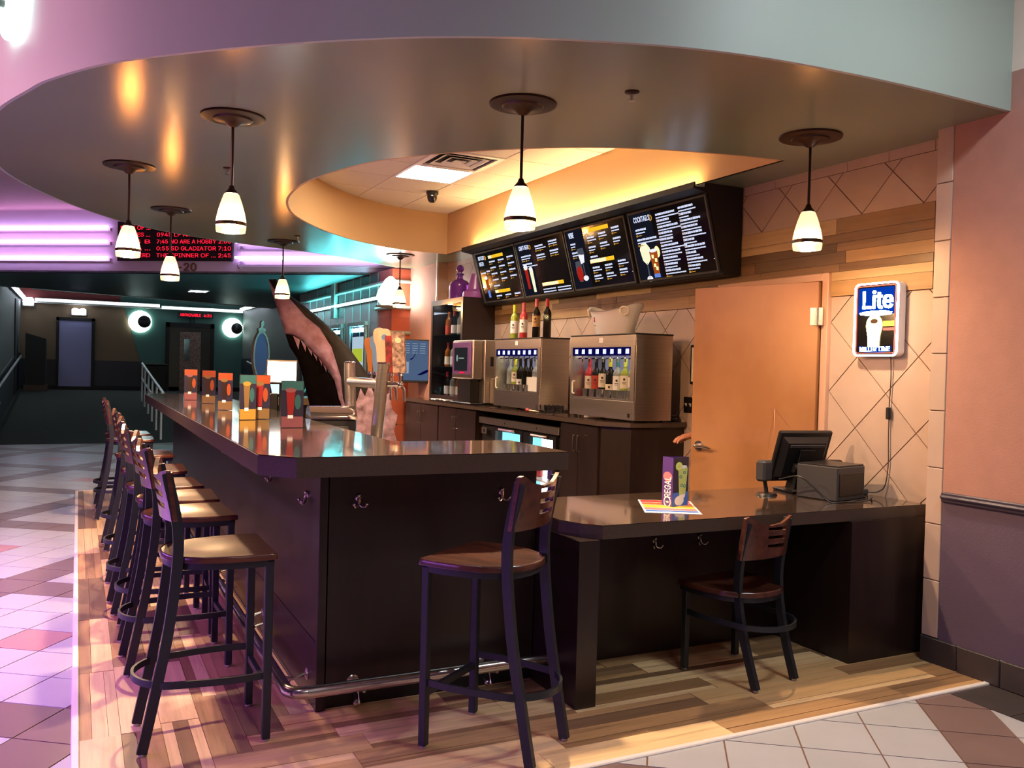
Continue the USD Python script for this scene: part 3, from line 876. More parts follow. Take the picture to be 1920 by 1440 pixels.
# ---- stools
def stool(name, label, cat_, loc, rz, seat_z, back_z, ring_z, group, low=False):
    t = thing(name, label, cat_, loc, rz, group, local=True)
    s = seat_z
    fx, fy, rxx, ry = .215, .195, -.235, .155
    if low:
        fx, rxx, ry = .20, -.205, .148
    # seat: straight front, rounded back, slightly dished
    outl = [(.245, -.222), (.245, .222)] + [(.245 - .10, .228), (.06, .225), (-.04, .205), (-.11, .165), (-.155, .105), (-.172, .04), (-.172, -.04), (-.155, -.105), (-.11, -.165), (-.04, -.205), (.06, -.225), (.145, -.228)]
    P = Polygon(outl).buffer(-.012).buffer(.012)
    g = []
    for ax in np.linspace(-.17, .245, 16):
        for ay in np.linspace(-.225, .225, 16):
            if P.buffer(-.012).contains(__import__('shapely').Point(ax, ay)):
                g.append((ax, ay))
    bd = [P.exterior.interpolate(q, True).coords[0] for q in np.linspace(0, 1, 60, endpoint=False)]
    pin = P.buffer(-.006)
    bi = [pin.exterior.interpolate(q, True).coords[0] for q in np.linspace(0, 1, 60, endpoint=False)]
    pts = np.array(g + bi)
    from scipy.spatial import Delaunay
    tri = Delaunay(pts).simplices
    cen = pts[tri].mean(1)
    tri = tri[[P.contains(__import__('shapely').Point(*c)) for c in cen]]
    dz = -0.016 * np.exp(-((pts[:, 0] + .02) ** 2 / .016 + pts[:, 1] ** 2 / .018))
    topv = np.c_[pts, s + dz]
    a_, b_, c_ = topv[tri[:, 0]], topv[tri[:, 1]], topv[tri[:, 2]]
    fl = np.cross(b_ - a_, c_ - a_)[:, 2] < 0
    tri[fl] = tri[fl][:, ::-1]
    topm = trimesh.Trimesh(topv, tri, process=False)
    rimv = np.array([(x, y, s) for x, y in bi] + [(x, y, s - .006) for x, y in bd] + [(x, y, s - .024) for x, y in bd])
    F = []
    n = 60
    for i in range(2):
        for k in range(n):
            a0, a1, b0, b1 = i * n + k, i * n + (k + 1) % n, (i + 1) * n + k, (i + 1) * n + (k + 1) % n
            F += [(a0, b0, b1), (a0, b1, a1)]
    rim = trimesh.Trimesh(rimv, F, process=False)
    ar = sum(bd[k][0] * bd[(k + 1) % n][1] - bd[(k + 1) % n][0] * bd[k][1] for k in range(n))
    if ar < 0:
        rim.invert()
    bot = prism(P.buffer(-.001), s - .024, s - .018)
    seat = cat(topm, rim, bot)
    seat.merge_vertices()
    obj('seat', seat, 'stool_wood', t, smooth=50)
    ringp = Polygon(outl).buffer(-.018)
    rg = [(x, y, s - .038) for x, y in ringp.exterior.coords[:-1]]
    obj('seat_frame', tube(rg, 0, closed=True, rect=(.012, .026)), 'stool_metal', t)
    for sy in (-1, 1):
        obj('front_leg', cat(bx(fx - .016, fx + .016, sy * fy - .016, sy * fy + .016, .012, s - .03, .003)), 'stool_metal', t)
    h = back_z
    for sy in (-1, 1):
        c = [(rxx, sy * ry, .012), (rxx + .045 * (1 if low else 1), sy * (ry + .002), .32 * s), (rxx + .085, sy * (ry + .006), .62 * s), (rxx + .112, sy * (ry + .008), .95 * s), (rxx + .110, sy * (ry + .008), s + .12), (rxx + .070, sy * (ry + .006), h - .02)]
        c = smoothline(c, 5)
        T = np.gradient(c, axis=0)
        m = []
        v = []
        for p, q in zip(c, T):
            q = q / np.linalg.norm(q)
            nx = np.array([q[2], 0, -q[0]])
            for a, b in ((-.0125, -.019), (.0125, -.019), (.0125, .019), (-.0125, .019)):
                v.append(p + np.array([0, 1, 0]) * a + nx * b)
        F = []
        K = len(c)
        for i in range(K - 1):
            for q in range(4):
                a0, a1, b0, b1 = i * 4 + q, i * 4 + (q + 1) % 4, (i + 1) * 4 + q, (i + 1) * 4 + (q + 1) % 4
                F += [(a0, a1, b1), (a0, b1, b0)]
        F += [(0, 2, 1), (0, 3, 2), (4 * K - 4, 4 * K - 3, 4 * K - 2), (4 * K - 4, 4 * K - 2, 4 * K - 1)]
        m = trimesh.Trimesh(np.array(v), F, process=False)
        trimesh.repair.fix_normals(m)
        obj('back_post', m, 'stool_metal', t)
    zr = ring_z
    loop = [(fx - .006, -fy, zr), (.08, -fy - .012, zr)] + [(x - .075, y, zr) for x, y, _ in arc((0, 0), .19, -PI * .60, -PI * 1.40, 11)] + [(.08, fy + .012, zr), (fx - .006, fy, zr)]
    obj('foot_ring', tube(smoothline(loop, 3), 0, rect=(.011, .026)), 'stool_metal', t)
    if not low:
        obj('front_stretcher', bx(fx - .010, fx + .010, -fy, fy, zr - .06, zr - .034), 'stool_metal', t)
    # backrest: curved board with a dipped top and three slots cut to one side
    zb0, zt = (h - .205), h
    U_, Z_ = .178, h
    outline = [(-U_, zb0), (U_, zb0), (U_, zt + .004), (U_ - .02, zt + .010), (.10, zt - .022), (0.02, zt - .040), (-.07, zt - .034), (-U_ + .03, zt - .012), (-U_, zt - .006)]
    BP = Polygon(outline).buffer(-.008).buffer(.008)
    slots = []
    for k in range(3):
        z = zb0 + .048 + k * .043
        sl = Polygon([(-.118 + .004 * k, z), (.022 + .006 * k, z + .008), (.024 + .006 * k, z + .020), (-.116 + .004 * k, z + .014)]).buffer(.003)
        slots.append(sl)
    for sl in slots:
        BP = BP.difference(sl)
    mesh = trimesh.creation.extrude_polygon(BP, .017, engine='earcut')
    mesh = mesh.subdivide_to_size(.045)
    v = mesh.vertices.copy()
    xb = rxx + .105 - (v[:, 1] - (s + .10)) * .15
    bow = .034 * (1 - (v[:, 0] / U_) ** 2)
    mesh.vertices = np.c_[xb - bow + v[:, 2] - .006, v[:, 0], v[:, 1]]
    trimesh.repair.fix_normals(mesh)
    obj('backrest', mesh, 'stool_wood', t)
    for a, b in ((fx, fy), (fx, -fy), (rxx, ry), (rxx, -ry)):
        obj('glide', lathe([(0, .004), (.013, .004), (.013, .014), (0, .014)], 12).apply_translation((a, b, 0)), 'foot_clear', t)
    return t


SY = [3.69, 4.62, 5.17, 5.72, 6.53, 7.60, 9.05, 9.70]
where = ['nearest stool of the long row, at the corner of the bar', 'second stool of the long row from the camera', 'third stool of the long row from the camera', 'fourth stool of the long row from the camera',
         'fifth stool of the long row from the camera', 'sixth stool of the long row from the camera', 'last stool but one of the long row', 'farthest stool of the long row']
lab = 'black metal bar stool, '
s0 = stool('bar_stool', lab + where[0], 'stool', (.475, SY[0], .002), 0.0001, .75, 1.09, .265, 'bar stools along the long side of the bar')
for k, y in enumerate(SY[1:]):
    dup(s0, 'bar_stool', (.465 + .012 * math.sin(k * 2.1) - .006 * k, y, .002), .04 * math.sin(k * 3.3 + 1), lab + where[k + 1])
dup(s0, 'bar_stool', (1.524, 3.134, .002), math.radians(126), 'lone black metal bar stool at the short end of the bar, turned towards its corner', 'bar stool at the short end of the bar')
stool('dining_chair', 'low black metal chair with slotted wooden back, pushed under the low counter', 'chair', (3.0, 3.372, .002), math.radians(100), .455, .815, .30, None, low=True)

# ---- pendants
pd = None
plab = ['amber glass pendant lamp, second from the left and largest on the left side', 'amber glass pendant lamp farthest left, before the red sign', 'small amber pendant lamp hanging in front of the sign numbers', 'small pendant lamp in front of the nose of the shark display',
        'pendant lamp in front of the bright wall sconce on the orange corner', 'amber glass pendant lamp in the middle, beside the menu boards', 'amber glass pendant lamp on the right, over the low counter']
for i, (x, y) in enumerate(PEND):
    if pd is None:
        pd = thing('pendant_lamp', plab[0], 'lamp', (x, y, 2.20), 0.0, 'pendant lamps under the soffit', local=True)
        H = ZC - 2.20
        obj('canopy', lathe([(0, H - .060), (.02, H - .058), (.045, H - .035), (.085, H - .028), (.10, H - .024), (.105, H - .016), (.150, H - .014), (.168, H - .010), (.170, H), (0, H)], 36), 'bronze', pd, smooth=40)
        obj('rod', cyl((0, 0, .24), (0, 0, H - .05), .0075, 10), 'bronze', pd)
        obj('socket_cap', lathe([(0, .255), (.012, .254), (.018, .236), (.034, .218), (.036, .212), (0, .212)], 20), 'bronze', pd)
        obj('shade', lathe([(.030, .214), (.040, .205), (.056, .160), (.070, .110), (.078, .070), (.080, .052), (.0785, .052), (.0765, .070), (.0685, .110), (.0545, .160), (.0385, .204)], 28), 'shade_glass', pd, smooth=True)
        obj('band', lathe([(.0805, .038), (.0815, .040), (.0815, .054), (.0805, .056), (.0795, .056), (.0795, .038), (.0805, .038)], 32), 'bronze', pd)
        obj('rim', lathe([(.080, .040), (.079, .018), (.076, .002), (.074, .002), (.077, .018), (.078, .040)], 28), 'shade_rim', pd, smooth=True)
        obj('bulb', lathe([(0, .030), (.014, .034), (.023, .046), (.024, .060), (.018, .085), (.012, .11), (.012, .20)], 18), 'bulb_white', pd, smooth=True)
    else:
        dup(pd, 'pendant_lamp', (x, y, 2.20), 0, plab[i])

# ---- recess fixtures
ft = thing('ceiling_troffer', 'square lit fluorescent troffer in the recessed ceiling', 'light', (2.95, 7.68, 3.28))
obj('frame', prism(sbox(2.648, 7.385, 3.258, 7.995).difference(sbox(2.675, 7.412, 3.231, 7.968)), 3.293, 3.309), 'white_plastic', ft)
obj('diffuser', bx(2.675, 3.231, 7.412, 7.968, 3.298, 3.304), 'lamp_white', ft)
av = thing('air_vent', 'square air vent of stepped louvres in the recessed ceiling', 'vent', (2.95, 7.08, 3.28))
obj('frame', prism(sbox(2.648, 6.775, 3.258, 7.383).difference(sbox(2.70, 6.83, 3.206, 7.33)), 3.290, 3.309), 'white_plastic', av)
obj('duct', bx(2.70, 3.206, 6.83, 7.33, 3.304, 3.309), 'black_matte', av)
for k in range(3):
    q = .045 + .075 * k
    obj('louvre', cat(trimesh.convex.convex_hull(np.array([(2.70 + q, y_, z_) for y_ in (6.83 + q, 7.33 - q) for z_ in (3.290,)] + [(2.715 + q, y_, z_) for y_ in (6.83 + q, 7.33 - q) for z_ in (3.290,)] + [(2.74 + q, y_, 3.303) for y_ in (6.85 + q, 7.31 - q)])),
                      trimesh.convex.convex_hull(np.array([(3.206 - q, y_, 3.290) for y_ in (6.83 + q, 7.33 - q)] + [(3.19 - q, y_, 3.290) for y_ in (6.83 + q, 7.33 - q)] + [(3.165 - q, y_, 3.303) for y_ in (6.85 + q, 7.31 - q)])),
                      trimesh.convex.convex_hull(np.array([(x_, 6.83 + q, 3.290) for x_ in (2.70 + q, 3.206 - q)] + [(x_, 6.845 + q, 3.290) for x_ in (2.70 + q, 3.206 - q)] + [(x_, 6.87 + q, 3.303) for x_ in (2.72 + q, 3.186 - q)])),
                      trimesh.convex.convex_hull(np.array([(x_, 7.33 - q, 3.290) for x_ in (2.70 + q, 3.206 - q)] + [(x_, 7.315 - q, 3.290) for x_ in (2.70 + q, 3.206 - q)] + [(x_, 7.29 - q, 3.303) for x_ in (2.72 + q, 3.186 - q)]))), 'white_plastic', av)
sc = thing('security_camera', 'black dome camera on the recessed ceiling, behind the troffer', 'camera', (3.233, 8.45, 3.2))
obj('housing', lathe([(0, 3.300), (.062, 3.300), (.062, 3.272), (.055, 3.262), (0, 3.262)], 24).apply_translation((3.233, 8.45, 0)), 'black_plastic', sc)
obj('dome', tr(lathe([(.052, 3.264), (.052, 3.235), (.043, 3.205), (.025, 3.186), (0, 3.181)], 24), t=(3.233, 8.45, 0)), 'screen_black', sc, smooth=True)
for (x, y), l in zip(((2.335, 3.497), (.907, 6.283), (2.033, 9.186)), ('chrome sprinkler head on the soffit, right of the middle pendant', 'sprinkler head on the soffit beside the large left pendant', 'sprinkler head at the far end of the soffit')):
    sp = thing('sprinkler_head', l, 'sprinkler', (x, y, 2.78), group='sprinkler heads on the soffit')
    obj('escutcheon', tr(lathe([(0, 2.829), (.036, 2.829), (.034, 2.823), (.012, 2.818), (0, 2.818)], 18), t=(x, y, 0)), 'bronze', sp)
    obj('deflector', tr(cat(lathe([(0, 2.82), (.008, 2.82), (.007, 2.80), (.004, 2.785), (0, 2.785)], 10), lathe([(0, 2.788), (.020, 2.788), (.020, 2.785), (0, 2.785)], 12)), t=(x, y, 0)), 'nickel', sp)

# ---- menu boards
mb = thing('menu_housing', 'long black housing of the menu boards, hung under the soffit', 'cabinet', (4.05, 6.8, 2.195))
MXZ = np.array([[1, 0, 0, 0], [0, 0, 1, 0], [0, 1, 0, 0], [0, 0, 0, 1.0]])
prof = Polygon([(4.213, 2.824), (3.872, 2.824), (3.868, 2.795), (3.792, 2.790), (3.789, 2.822), (3.780, 2.822), (3.776, 2.778), (3.905, 2.757), (4.056, 2.205), (4.066, 2.197), (4.213, 2.205)])
m = tr(trimesh.creation.extrude_polygon(prof, 8.93 - 4.865, engine='earcut'), np.array([[1, 0, 0, 0], [0, 0, 1, 4.865], [0, 1, 0, 0], [0, 0, 0, 1.0]]))
trimesh.repair.fix_normals(m)
obj('body', m, 'black_matte', mb, smooth=False)
obj('strip_tube', bx(3.800, 3.830, 4.92, 8.85, 2.792, 2.800), 'bar_cream', mb)
# plane of the screens: from the top edge (3.903, 2.757) to the lower edge (4.05, 2.22)
ev = np.array([3.903 - 4.05, 0, 2.757 - 2.22]); hv = np.linalg.norm(ev); ev /= hv
eu = np.array([0, -1.0, 0])
SW, SH = .965, hv - .004
hnames = [['BOTTLED', 'BEER'], ['CRAFT BEER'], ['WINE'], ['COCKTAILS']]
slabels = ['menu screen farthest left, bottled beer list with an orange drink', 'second menu screen from the left, with two tall beer glasses and an empty right side', 'third menu screen from the left, wine list with two wine glasses', 'menu screen on the right, cocktail list with an iced drink']


def word_row(M, u_, v_, w, h, seed):
    """a line of small words, each a low strip"""
    q = random.Random(seed)
    ms, x = [], u_
    while x < u_ + w - .004:
        l = min(q.uniform(.5, 1.6) * h * 1.6, u_ + w - x)
        ms.append(bx(x, x + l, v_ + q.uniform(-.02, .02) * h, v_ + h * q.uniform(.88, 1.0), .0, .0016))
        x += l + h * .28
    return tr(cat(ms), M)


for k in range(4):
    yR = [7.862, 6.877, 5.892, 4.878][k]
    yL = yR + SW
    w = SW
    M = frame(np.array([4.046, yL, 2.223]) + np.cross(eu, ev) * .004, eu, ev)       # u to the right, v up, out of the wall
    t = thing('menu_screen', slabels[k], 'screen', (4.0, (yL + yR) / 2, 2.22), group='menu screens in the black housing')
    fb = .016
    obj('bezel', tr(prism(sbox(0, 0, w, SH).difference(sbox(fb, fb, w - fb, SH - fb)), -.004, .014), M), 'grey_plastic', t, smooth=False)
    obj('panel', tr(bx(fb, w - fb, fb, SH - fb, -.004, .004), M), 'screen_black', t)
    Mt = M @ trimesh.transformations.translation_matrix([0, 0, .005])
    G = lambda u_, v_: (fb + u_ * (w - 2 * fb), SH - fb - v_ * (SH - 2 * fb))
    iw, ih = w - 2 * fb, SH - 2 * fb
    if k != 0:
        obj('picture_ground', tr(bx(*[c for c in (G(0, 0)[0], G(.30, 0)[0])], G(0, 1)[1], G(0, 0)[1], -.0008, 0), Mt), 'screen_navy', t)
    heads = []
    for q, hn in enumerate(hnames[k]):
        x, y = G(.045, .13 + .12 * q if k == 0 else .13)
        heads.append(text(hn, .040 if k != 2 else .046, Mt @ trimesh.transformations.translation_matrix([x, y, 0]), .002, True, width={0: .15 - .04 * q, 1: .20, 2: .085, 3: .215}[k]))
    obj('heading', cat(heads), 'text_white', t, smooth=False)
    if k != 2:
        x, y = G(.285 if k else .235, .105)
        obj('emblem', tr(prism(ellipse(x, y, .022, .024, 20).difference(ellipse(x, y, .011, .012, 16)), 0, .0015), Mt), 'text_gold', t, smooth=False)
    W_, G_ = [], []

    def item(u_, v_, lw, two=True, gold=1, sd=0, hh=.017):
        x, y = G(u_, v_)
        W_.append(word_row(Mt, x, y, lw * iw, hh, sd * 7 + 1))
        yy = y - .022
        if two:
            W_.append(word_row(Mt, x, yy, lw * iw * random.Random(sd).uniform(.8, 1.5), hh * .62, sd * 7 + 2))
            yy -= .021
        for g in range(gold):
            xx = x + g * .085
            G_.append(tr(cat(prism(ellipse(xx + .010, yy + .006, .012, .009, 10), 0, .0016), bx(xx + .026, xx + .070, yy + .002, yy + .009, 0, .0012)), Mt))

    bars = []
    if k == 3:
        item(.05, .26, .15, sd=1); item(.05, .41, .27, sd=2)
        for i in range(10):
            item(.36, .10 + .0915 * i, random.Random(i).uniform(.15, .27), sd=10 + i)
            item(.66, .08 + .0915 * i, random.Random(i + 50).uniform(.12, .25), sd=30 + i)
    if k == 2:
        item(.05, .25, .09, sd=1); item(.05, .40, .10, sd=2)
        for (u_, v_) in ((.36, .20), (.36, .36), (.36, .52), (.56, .17), (.56, .33), (.78, .13), (.78, .30)):
            item(u_, v_, .12, sd=int(u_ * 100 + v_ * 1000))
        for (u_, v_) in ((.36, .70), (.36, .84), (.57, .69), (.57, .83), (.79, .66), (.79, .80)):
            item(u_, v_, .12, sd=int(u_ * 90 + v_ * 1000))
        bars += [(.34, .10, .40, .20), (.34, .61, .40, .75)]
    if k == 1:
        item(.06, .27, .22, gold=2, sd=1); item(.06, .42, .22, gold=2, sd=2)
        for (u_, v_) in ((.40, .13), (.40, .30), (.69, .10), (.69, .27)):
            item(u_, v_, .17, gold=2, sd=int(u_ * 100 + v_ * 1000))
        bars += [(.40, .86, .44, .85)]
        for q in range(2):
            for j in range(2):
                x, y = G(.40 + .30 * j, .93 + .05 * q)
                W_.append(word_row(Mt, x, y, .26 * iw, .012, 90 + q * 2 + j))
    if k == 0:
        bars += [(.32, .14, .38, .25), (.32, .855, .38, .25)]
        item(.05, .42, .12, two=False, sd=3); item(.20, .40, .10, two=False, sd=4)
        for i in range(5):
            for j in range(3):
                if i == 4 and j > 0:
                    continue
                item(.32 + .23 * j, .22 + .125 * i - .02 * (j == 2), .15, two=False, sd=i * 3 + j + 100)
        for j in range(3):
            item(.33 + .23 * j, .93, .14, two=False, sd=j + 200)
    obj('menu_text', cat(W_), 'text_white', t, smooth=False, kind='stuff')
    obj('price_text', cat(G_), 'text_gold', t, smooth=False, kind='stuff')
    for (u_, v_, lw, cut) in bars:
        x, y = G(u_, v_)
        obj('gold_bar', tr(bx(x, x + lw * iw, y, y + .034, 0, .0012), Mt), 'bar_gold', t, smooth=False)
        obj('bar_text', text('WHITE' if k == 2 and v_ < .3 else 'RED' if k == 2 else 'DOMESTIC' if k == 0 else 'SELECTION', .016, Mt @ trimesh.transformations.translation_matrix([x + .01, y + .008, .001]), .001, True), 'bar_cream', t, smooth=False) if False else obj('bar_caption', tr(bx(x, x + lw * iw * cut * .9, y + .002, y + .032, .0012, .002), Mt), 'bar_cream', t, smooth=False)

    def flat(poly, mat, lift=0):
        obj('drink_picture', tr(prism(poly, lift, lift + .001), Mt), mat, t, smooth=False)
    if k == 3:
        x, y = G(.13, .60)
        flat(Polygon([(x - .055, y + .03), (x - .04, y - .05), (x + .0, y - .085), (x + .045, y - .05), (x + .058, y + .03), (x + .02, y + .07), (x - .03, y + .065)]).buffer(.01), 'pic_pale')
        flat(Polygon([(x - .007, y - .08), (x + .007, y - .08), (x + .009, y - .20), (x - .009, y - .20)]), 'pic_grey')
        flat(ellipse(x, y - .205, .038, .022), 'pic_white')
        x2, y2 = G(.245, .67)
        flat(ellipse(x2 + .045, y2 + .03, .034, .045), 'pic_yellow', .0008)
        flat(Polygon([(x2 - .055, y2 + .045), (x2 + .05, y2 + .045), (x2 + .032, y2 - .135), (x2 - .038, y2 - .135)]), 'pic_amber', .0012)
        flat(Polygon([(x2 - .04, y2 - .135), (x2 + .034, y2 - .135), (x2 + .036, y2 - .165), (x2 - .042, y2 - .165)]), 'pic_blue', .0012)
        for a, b in ((-.02, 0), (.015, -.03), (-.01, -.07), (.012, -.095)):
            flat(Polygon([(x2 + a - .015, y2 + b - .012), (x2 + a + .012, y2 + b - .016), (x2 + a + .016, y2 + b + .012), (x2 + a - .012, y2 + b + .015)]), 'pic_yellow', .002)
        flat(ellipse(x2, y2 + .045, .052, .014), 'pic_white', .002)
    if k == 2:
        x, y = G(.20, .45)
        flat(Polygon([(x - .045, y + .06), (x + .045, y + .06), (x + .05, y + .01), (x + .03, y - .06), (x - .02, y - .07), (x - .045, y)]).buffer(.006), 'pic_grey')
        flat(Polygon([(x - .036, y + .002), (x + .042, y + .002), (x + .03, y - .055), (x - .018, y - .065)]).buffer(.006), 'pic_white', .001)
        flat(Polygon([(x - .003, y - .06), (x + .012, y - .06), (x + .016, y - .19), (x + .002, y - .19)]), 'pic_grey')
        flat(ellipse(x + .012, y - .20, .042, .024), 'pic_white')
        x, y = G(.125, .72)
        flat(Polygon([(x - .04, y + .09), (x + .03, y + .09), (x + .05, y), (x + .02, y - .08), (x - .02, y - .08), (x - .05, y)]).buffer(.008), 'pic_grey', .001)
        flat(ellipse(x, y - .015, .050, .068), 'pic_red', .002)
    if k == 1:
        x, y = G(.11, .53)
        flat(Polygon([(x - .034, y + .03), (x + .034, y + .03), (x + .024, y - .18), (x - .022, y - .18)]), 'pic_red')
        flat(ellipse(x, y + .04, .036, .032), 'pic_white', .001)
        x, y = G(.22, .56)
        flat(Polygon([(x - .036, y + .02), (x + .036, y + .02), (x + .028, y - .20), (x - .020, y - .20)]), 'pic_pale', .001)
        flat(ellipse(x, y + .028, .036, .022), 'pic_white', .002)
    if k == 0:
        x, y = G(.15, .60)
        flat(Polygon([(x - .032, y + .04), (x + .04, y + .04), (x + .03, y - .09), (x - .022, y - .09)]), 'pic_amber')
        flat(Polygon([(x - .024, y - .09), (x + .03, y - .09), (x + .03, y - .17), (x - .02, y - .17)]), 'pic_blue')
        flat(ellipse(x, y + .045, .034, .02), 'pic_white', .001)
    obj('status_light', tr(bx(w - fb - .02, w - fb - .008, fb + .08, fb + .086, 0, .002), Mt), 'text_white', t)

# ---- back counter: cabinets, refrigerator, worktop
bw = thing('back_worktop', 'dark worktop of the back counter, carrying the two wine dispensers', 'countertop', (3.9, 7.8, 1.085))
obj('slab', prism([(3.545, 5.66), (3.70, 5.44), (4.222, 5.44), (4.222, 10.10), (3.545, 10.10)], 1.118, 1.123), 'counter_top', bw, smooth=False)
obj('edge', prism([(3.545, 5.66), (3.70, 5.44), (4.222, 5.44), (4.222, 10.10), (3.545, 10.10)], 1.085, 1.119), 'counter_edge', bw, smooth=False)


def pull(p, h):
    x, y, z = p
    return cat(tube(smoothline([(x, y, z - h), (x - .022, y, z - h), (x - .030, y, z - h + .010), (x - .030, y, z - .010), (x - .022, y, z), (x, y, z)], 3), .0045, 8))


def cabinet(name, label, y0, y1, lock=True):
    t = thing(name, label, 'cabinet', (3.9, (y0 + y1) / 2, 0))
    obj('body', bx(3.60, 4.222, y0 + .001, y1 - .001, .004, 1.085), 'espresso', t, smooth=False)
    mid = (y0 + y1) / 2
    for a, b, s_ in ((y0, mid, 1), (mid, y1, -1)):
        d = obj('door', bx(3.58, 3.60, a + .004, b - .004, .12, 1.07, .003), 'espresso', t)
        yy = mid - s_ * .035
        obj('handle', pull((3.58, yy, .985), .125), 'nickel', d)
    if lock:
        obj('lock', tr(cyl((3.572, 0, .99), (3.58, 0, .99), .010), t=(0, mid - .10, 0)), 'nickel', t)
    return t


cabinet('base_cabinet', 'dark cabinet at the far left end of the back counter', 9.02, 10.08)
cabinet('base_cabinet', 'dark cabinet left of the lit refrigerator', 8.0, 9.0)
cb = thing('base_cabinet', 'dark cabinet right of the lit refrigerator, at the end of the back counter', 'cabinet', (3.9, 5.9, 0))
obj('body', prism([(3.60, 6.28), (3.60, 5.68), (3.73, 5.47), (4.222, 5.47), (4.222, 6.28)], .004, 1.085), 'espresso', cb, smooth=False)
for a, b, yy in ((5.70, 5.985, 5.955), (5.99, 6.275, 6.02)):
    d = obj('door', bx(3.58, 3.60, a, b, .12, 1.07, .003), 'espresso', cb)
    obj('handle', pull((3.58, yy, .985), .125), 'nickel', d)
obj('lock', cyl((3.572, 5.88, .99), (3.58, 5.88, .99), .010), 'nickel', cb)

fg = thing('undercounter_refrigerator', 'black two door bottle refrigerator with lit glass doors under the back counter', 'refrigerator', (3.9, 7.14, 0))
Y0, Y1 = 6.30, 7.96
obj('shell', cat(bx(3.64, 4.2, Y0, Y0 + .12, .02, 1.0), bx(3.64, 4.2, Y1 - .30, Y1, .02, 1.0), bx(3.64, 4.2, Y0, Y1, .94, 1.0), bx(3.64, 4.2, Y0, Y1, .02, .12), bx(4.17, 4.2, Y0, Y1, .02, 1.0), bx(3.64, 3.70, 6.985, 7.03, .02, 1.0)), 'black_matte', fg, smooth=False)
obj('top_panel', bx(3.60, 3.66, Y0 + .04, Y1, .955, 1.02, .004), 'brushed_steel', fg)
obj('light_panel', bx(4.155, 4.165, Y0 + .12, Y1 - .30, .14, .93), 'fridge_white', fg)
obj('side_light', bx(3.72, 4.15, Y1 - .306, Y1 - .301, .14, .93), 'fridge_cyan', fg)
obj('shelf', bx(3.72, 4.15, Y0 + .12, Y1 - .31, .50, .51), 'white_plastic', fg)
obj('floor_panel', bx(3.72, 4.15, Y0 + .12, Y1 - .30, .12, .13), 'white_plastic', fg)
for a, b in ((6.40, 7.0), (7.015, 7.66)):
    d = obj('door', tr(prism(sbox(a, .10, b, .94).difference(sbox(a + .05, .17, b - .07, .905)), 3.61, 3.64), MX), 'black_plastic', fg, smooth=False)
    obj('glass', bx(3.622, 3.628, a + .05, b - .07, .17, .905), 'pane_clear', d)
    obj('handle', tube([(3.60, a + .14, .925), (3.585, a + .16, .925), (3.585, b - .20, .925), (3.60, b - .18, .925)], .012, 8), 'steel', d)
    obj('lock', cyl((3.594, (a + b) / 2 + .02, .988), (3.60, (a + b) / 2 + .02, .988), .010), 'chrome', d)
obj('badge', bx(3.596, 3.602, 7.76, 7.88, .86, .92), 'brushed_steel', fg)
obj('thermometer', cyl((3.594, 7.82, .89), (3.597, 7.82, .89), .018), 'black_plastic', fg)
cans = [('print_blue', 'blue'), ('print_white', 'white'), ('print_red', 'red'), ('tent_purple', 'purple'), ('print_lime', 'lime green'), ('cyan_plastic', 'cyan')]
k = 0
for z, zn in ((.51, 'upper'), (.13, 'lower')):
    for y in (6.50, 6.60, 6.70, 6.80, 6.90, 7.12, 7.22, 7.32, 7.42, 7.52):
        m_, cn = cans[(k * 5 + k // 4) % 6]
        t = thing('beverage_can', 'small %s drink can, number %d from the right on the %s refrigerator shelf' % (cn, k % 10 + 1, zn), 'can', (3.85, y, z + .001), group='%s cans on the %s refrigerator shelf' % (cn, zn))
        obj('can_body', tr(lathe([(0, 0), (.026, 0), (.033, .008), (.033, .145), (.027, .158), (0, .158)], 14), t=(3.85, y, z + .001)), m_, t)
        obj('can_lid', tr(lathe([(0, .1585), (.026, .1585), (.026, .161), (0, .160)], 14), t=(3.85, y, z + .001)), 'steel', t)
        k += 1

# ---- wine bottles
def bottle(label, loc, h, glass, labelmat, capsule, group, band=(.30, .62), name='wine_bottle', rad=.038, cat_='bottle', emblem=None):
    x, y, z = loc
    t = thing(name, label, cat_, loc, group=group)
    q = rad / .038
    pr = [(0, 0), (.034 * q, 0), (.038 * q, .006), (.038 * q, h * .60), (.036 * q, h * .65), (.026 * q, h * .71), (.0165 * q, h * .76), (.0145 * q, h * .80), (.0145 * q, h * .97), (.0155 * q, h * .975), (.0155 * q, h), (0, h)]
    obj('glass', tr(lathe(pr, 20), t=loc), glass, t, smooth=40)
    if labelmat:
        n = 22
        a = np.linspace(-PI * .62, PI * .62, n) + PI * 1.25
        rr = .0388 * q
        v = np.array([(rr * math.cos(b), rr * math.sin(b), zz) for zz in (h * band[0] * .95, h * band[1] * .95) for b in a])
        F = []
        for i in range(n - 1):
            F += [(i, i + 1, n + i + 1), (i, n + i + 1, n + i)]
        obj('paper_label', tr(trimesh.Trimesh(v, F, process=False), t=loc), labelmat, t, smooth=True)
        if emblem:
            c = np.array([math.cos(PI * 1.25), math.sin(PI * 1.25), 0])
            M = frame(np.array(loc) + c * (rr + .0002) + np.array([0, 0, h * (band[0] + band[1]) * .5]), (-c[1], c[0], 0), (0, 0, 1))
            obj('emblem', tr(cat(prism(ellipse(0, .014, .009, .010, 12), 0, .001), bx(-.016, .016, -.012, -.008, 0, .001), bx(-.012, .012, -.022, -.019, 0, .001)), M), emblem, t, smooth=False)
    if capsule:
        obj('capsule', tr(lathe([(.0152 * q, h * .80), (.0158 * q, h * .80), (.0160 * q, h * .97), (.017 * q, h * .975), (.017 * q, h * 1.003), (0, h * 1.005)], 16), t=loc), capsule, t, smooth=40)
    return t


ZT = 1.123


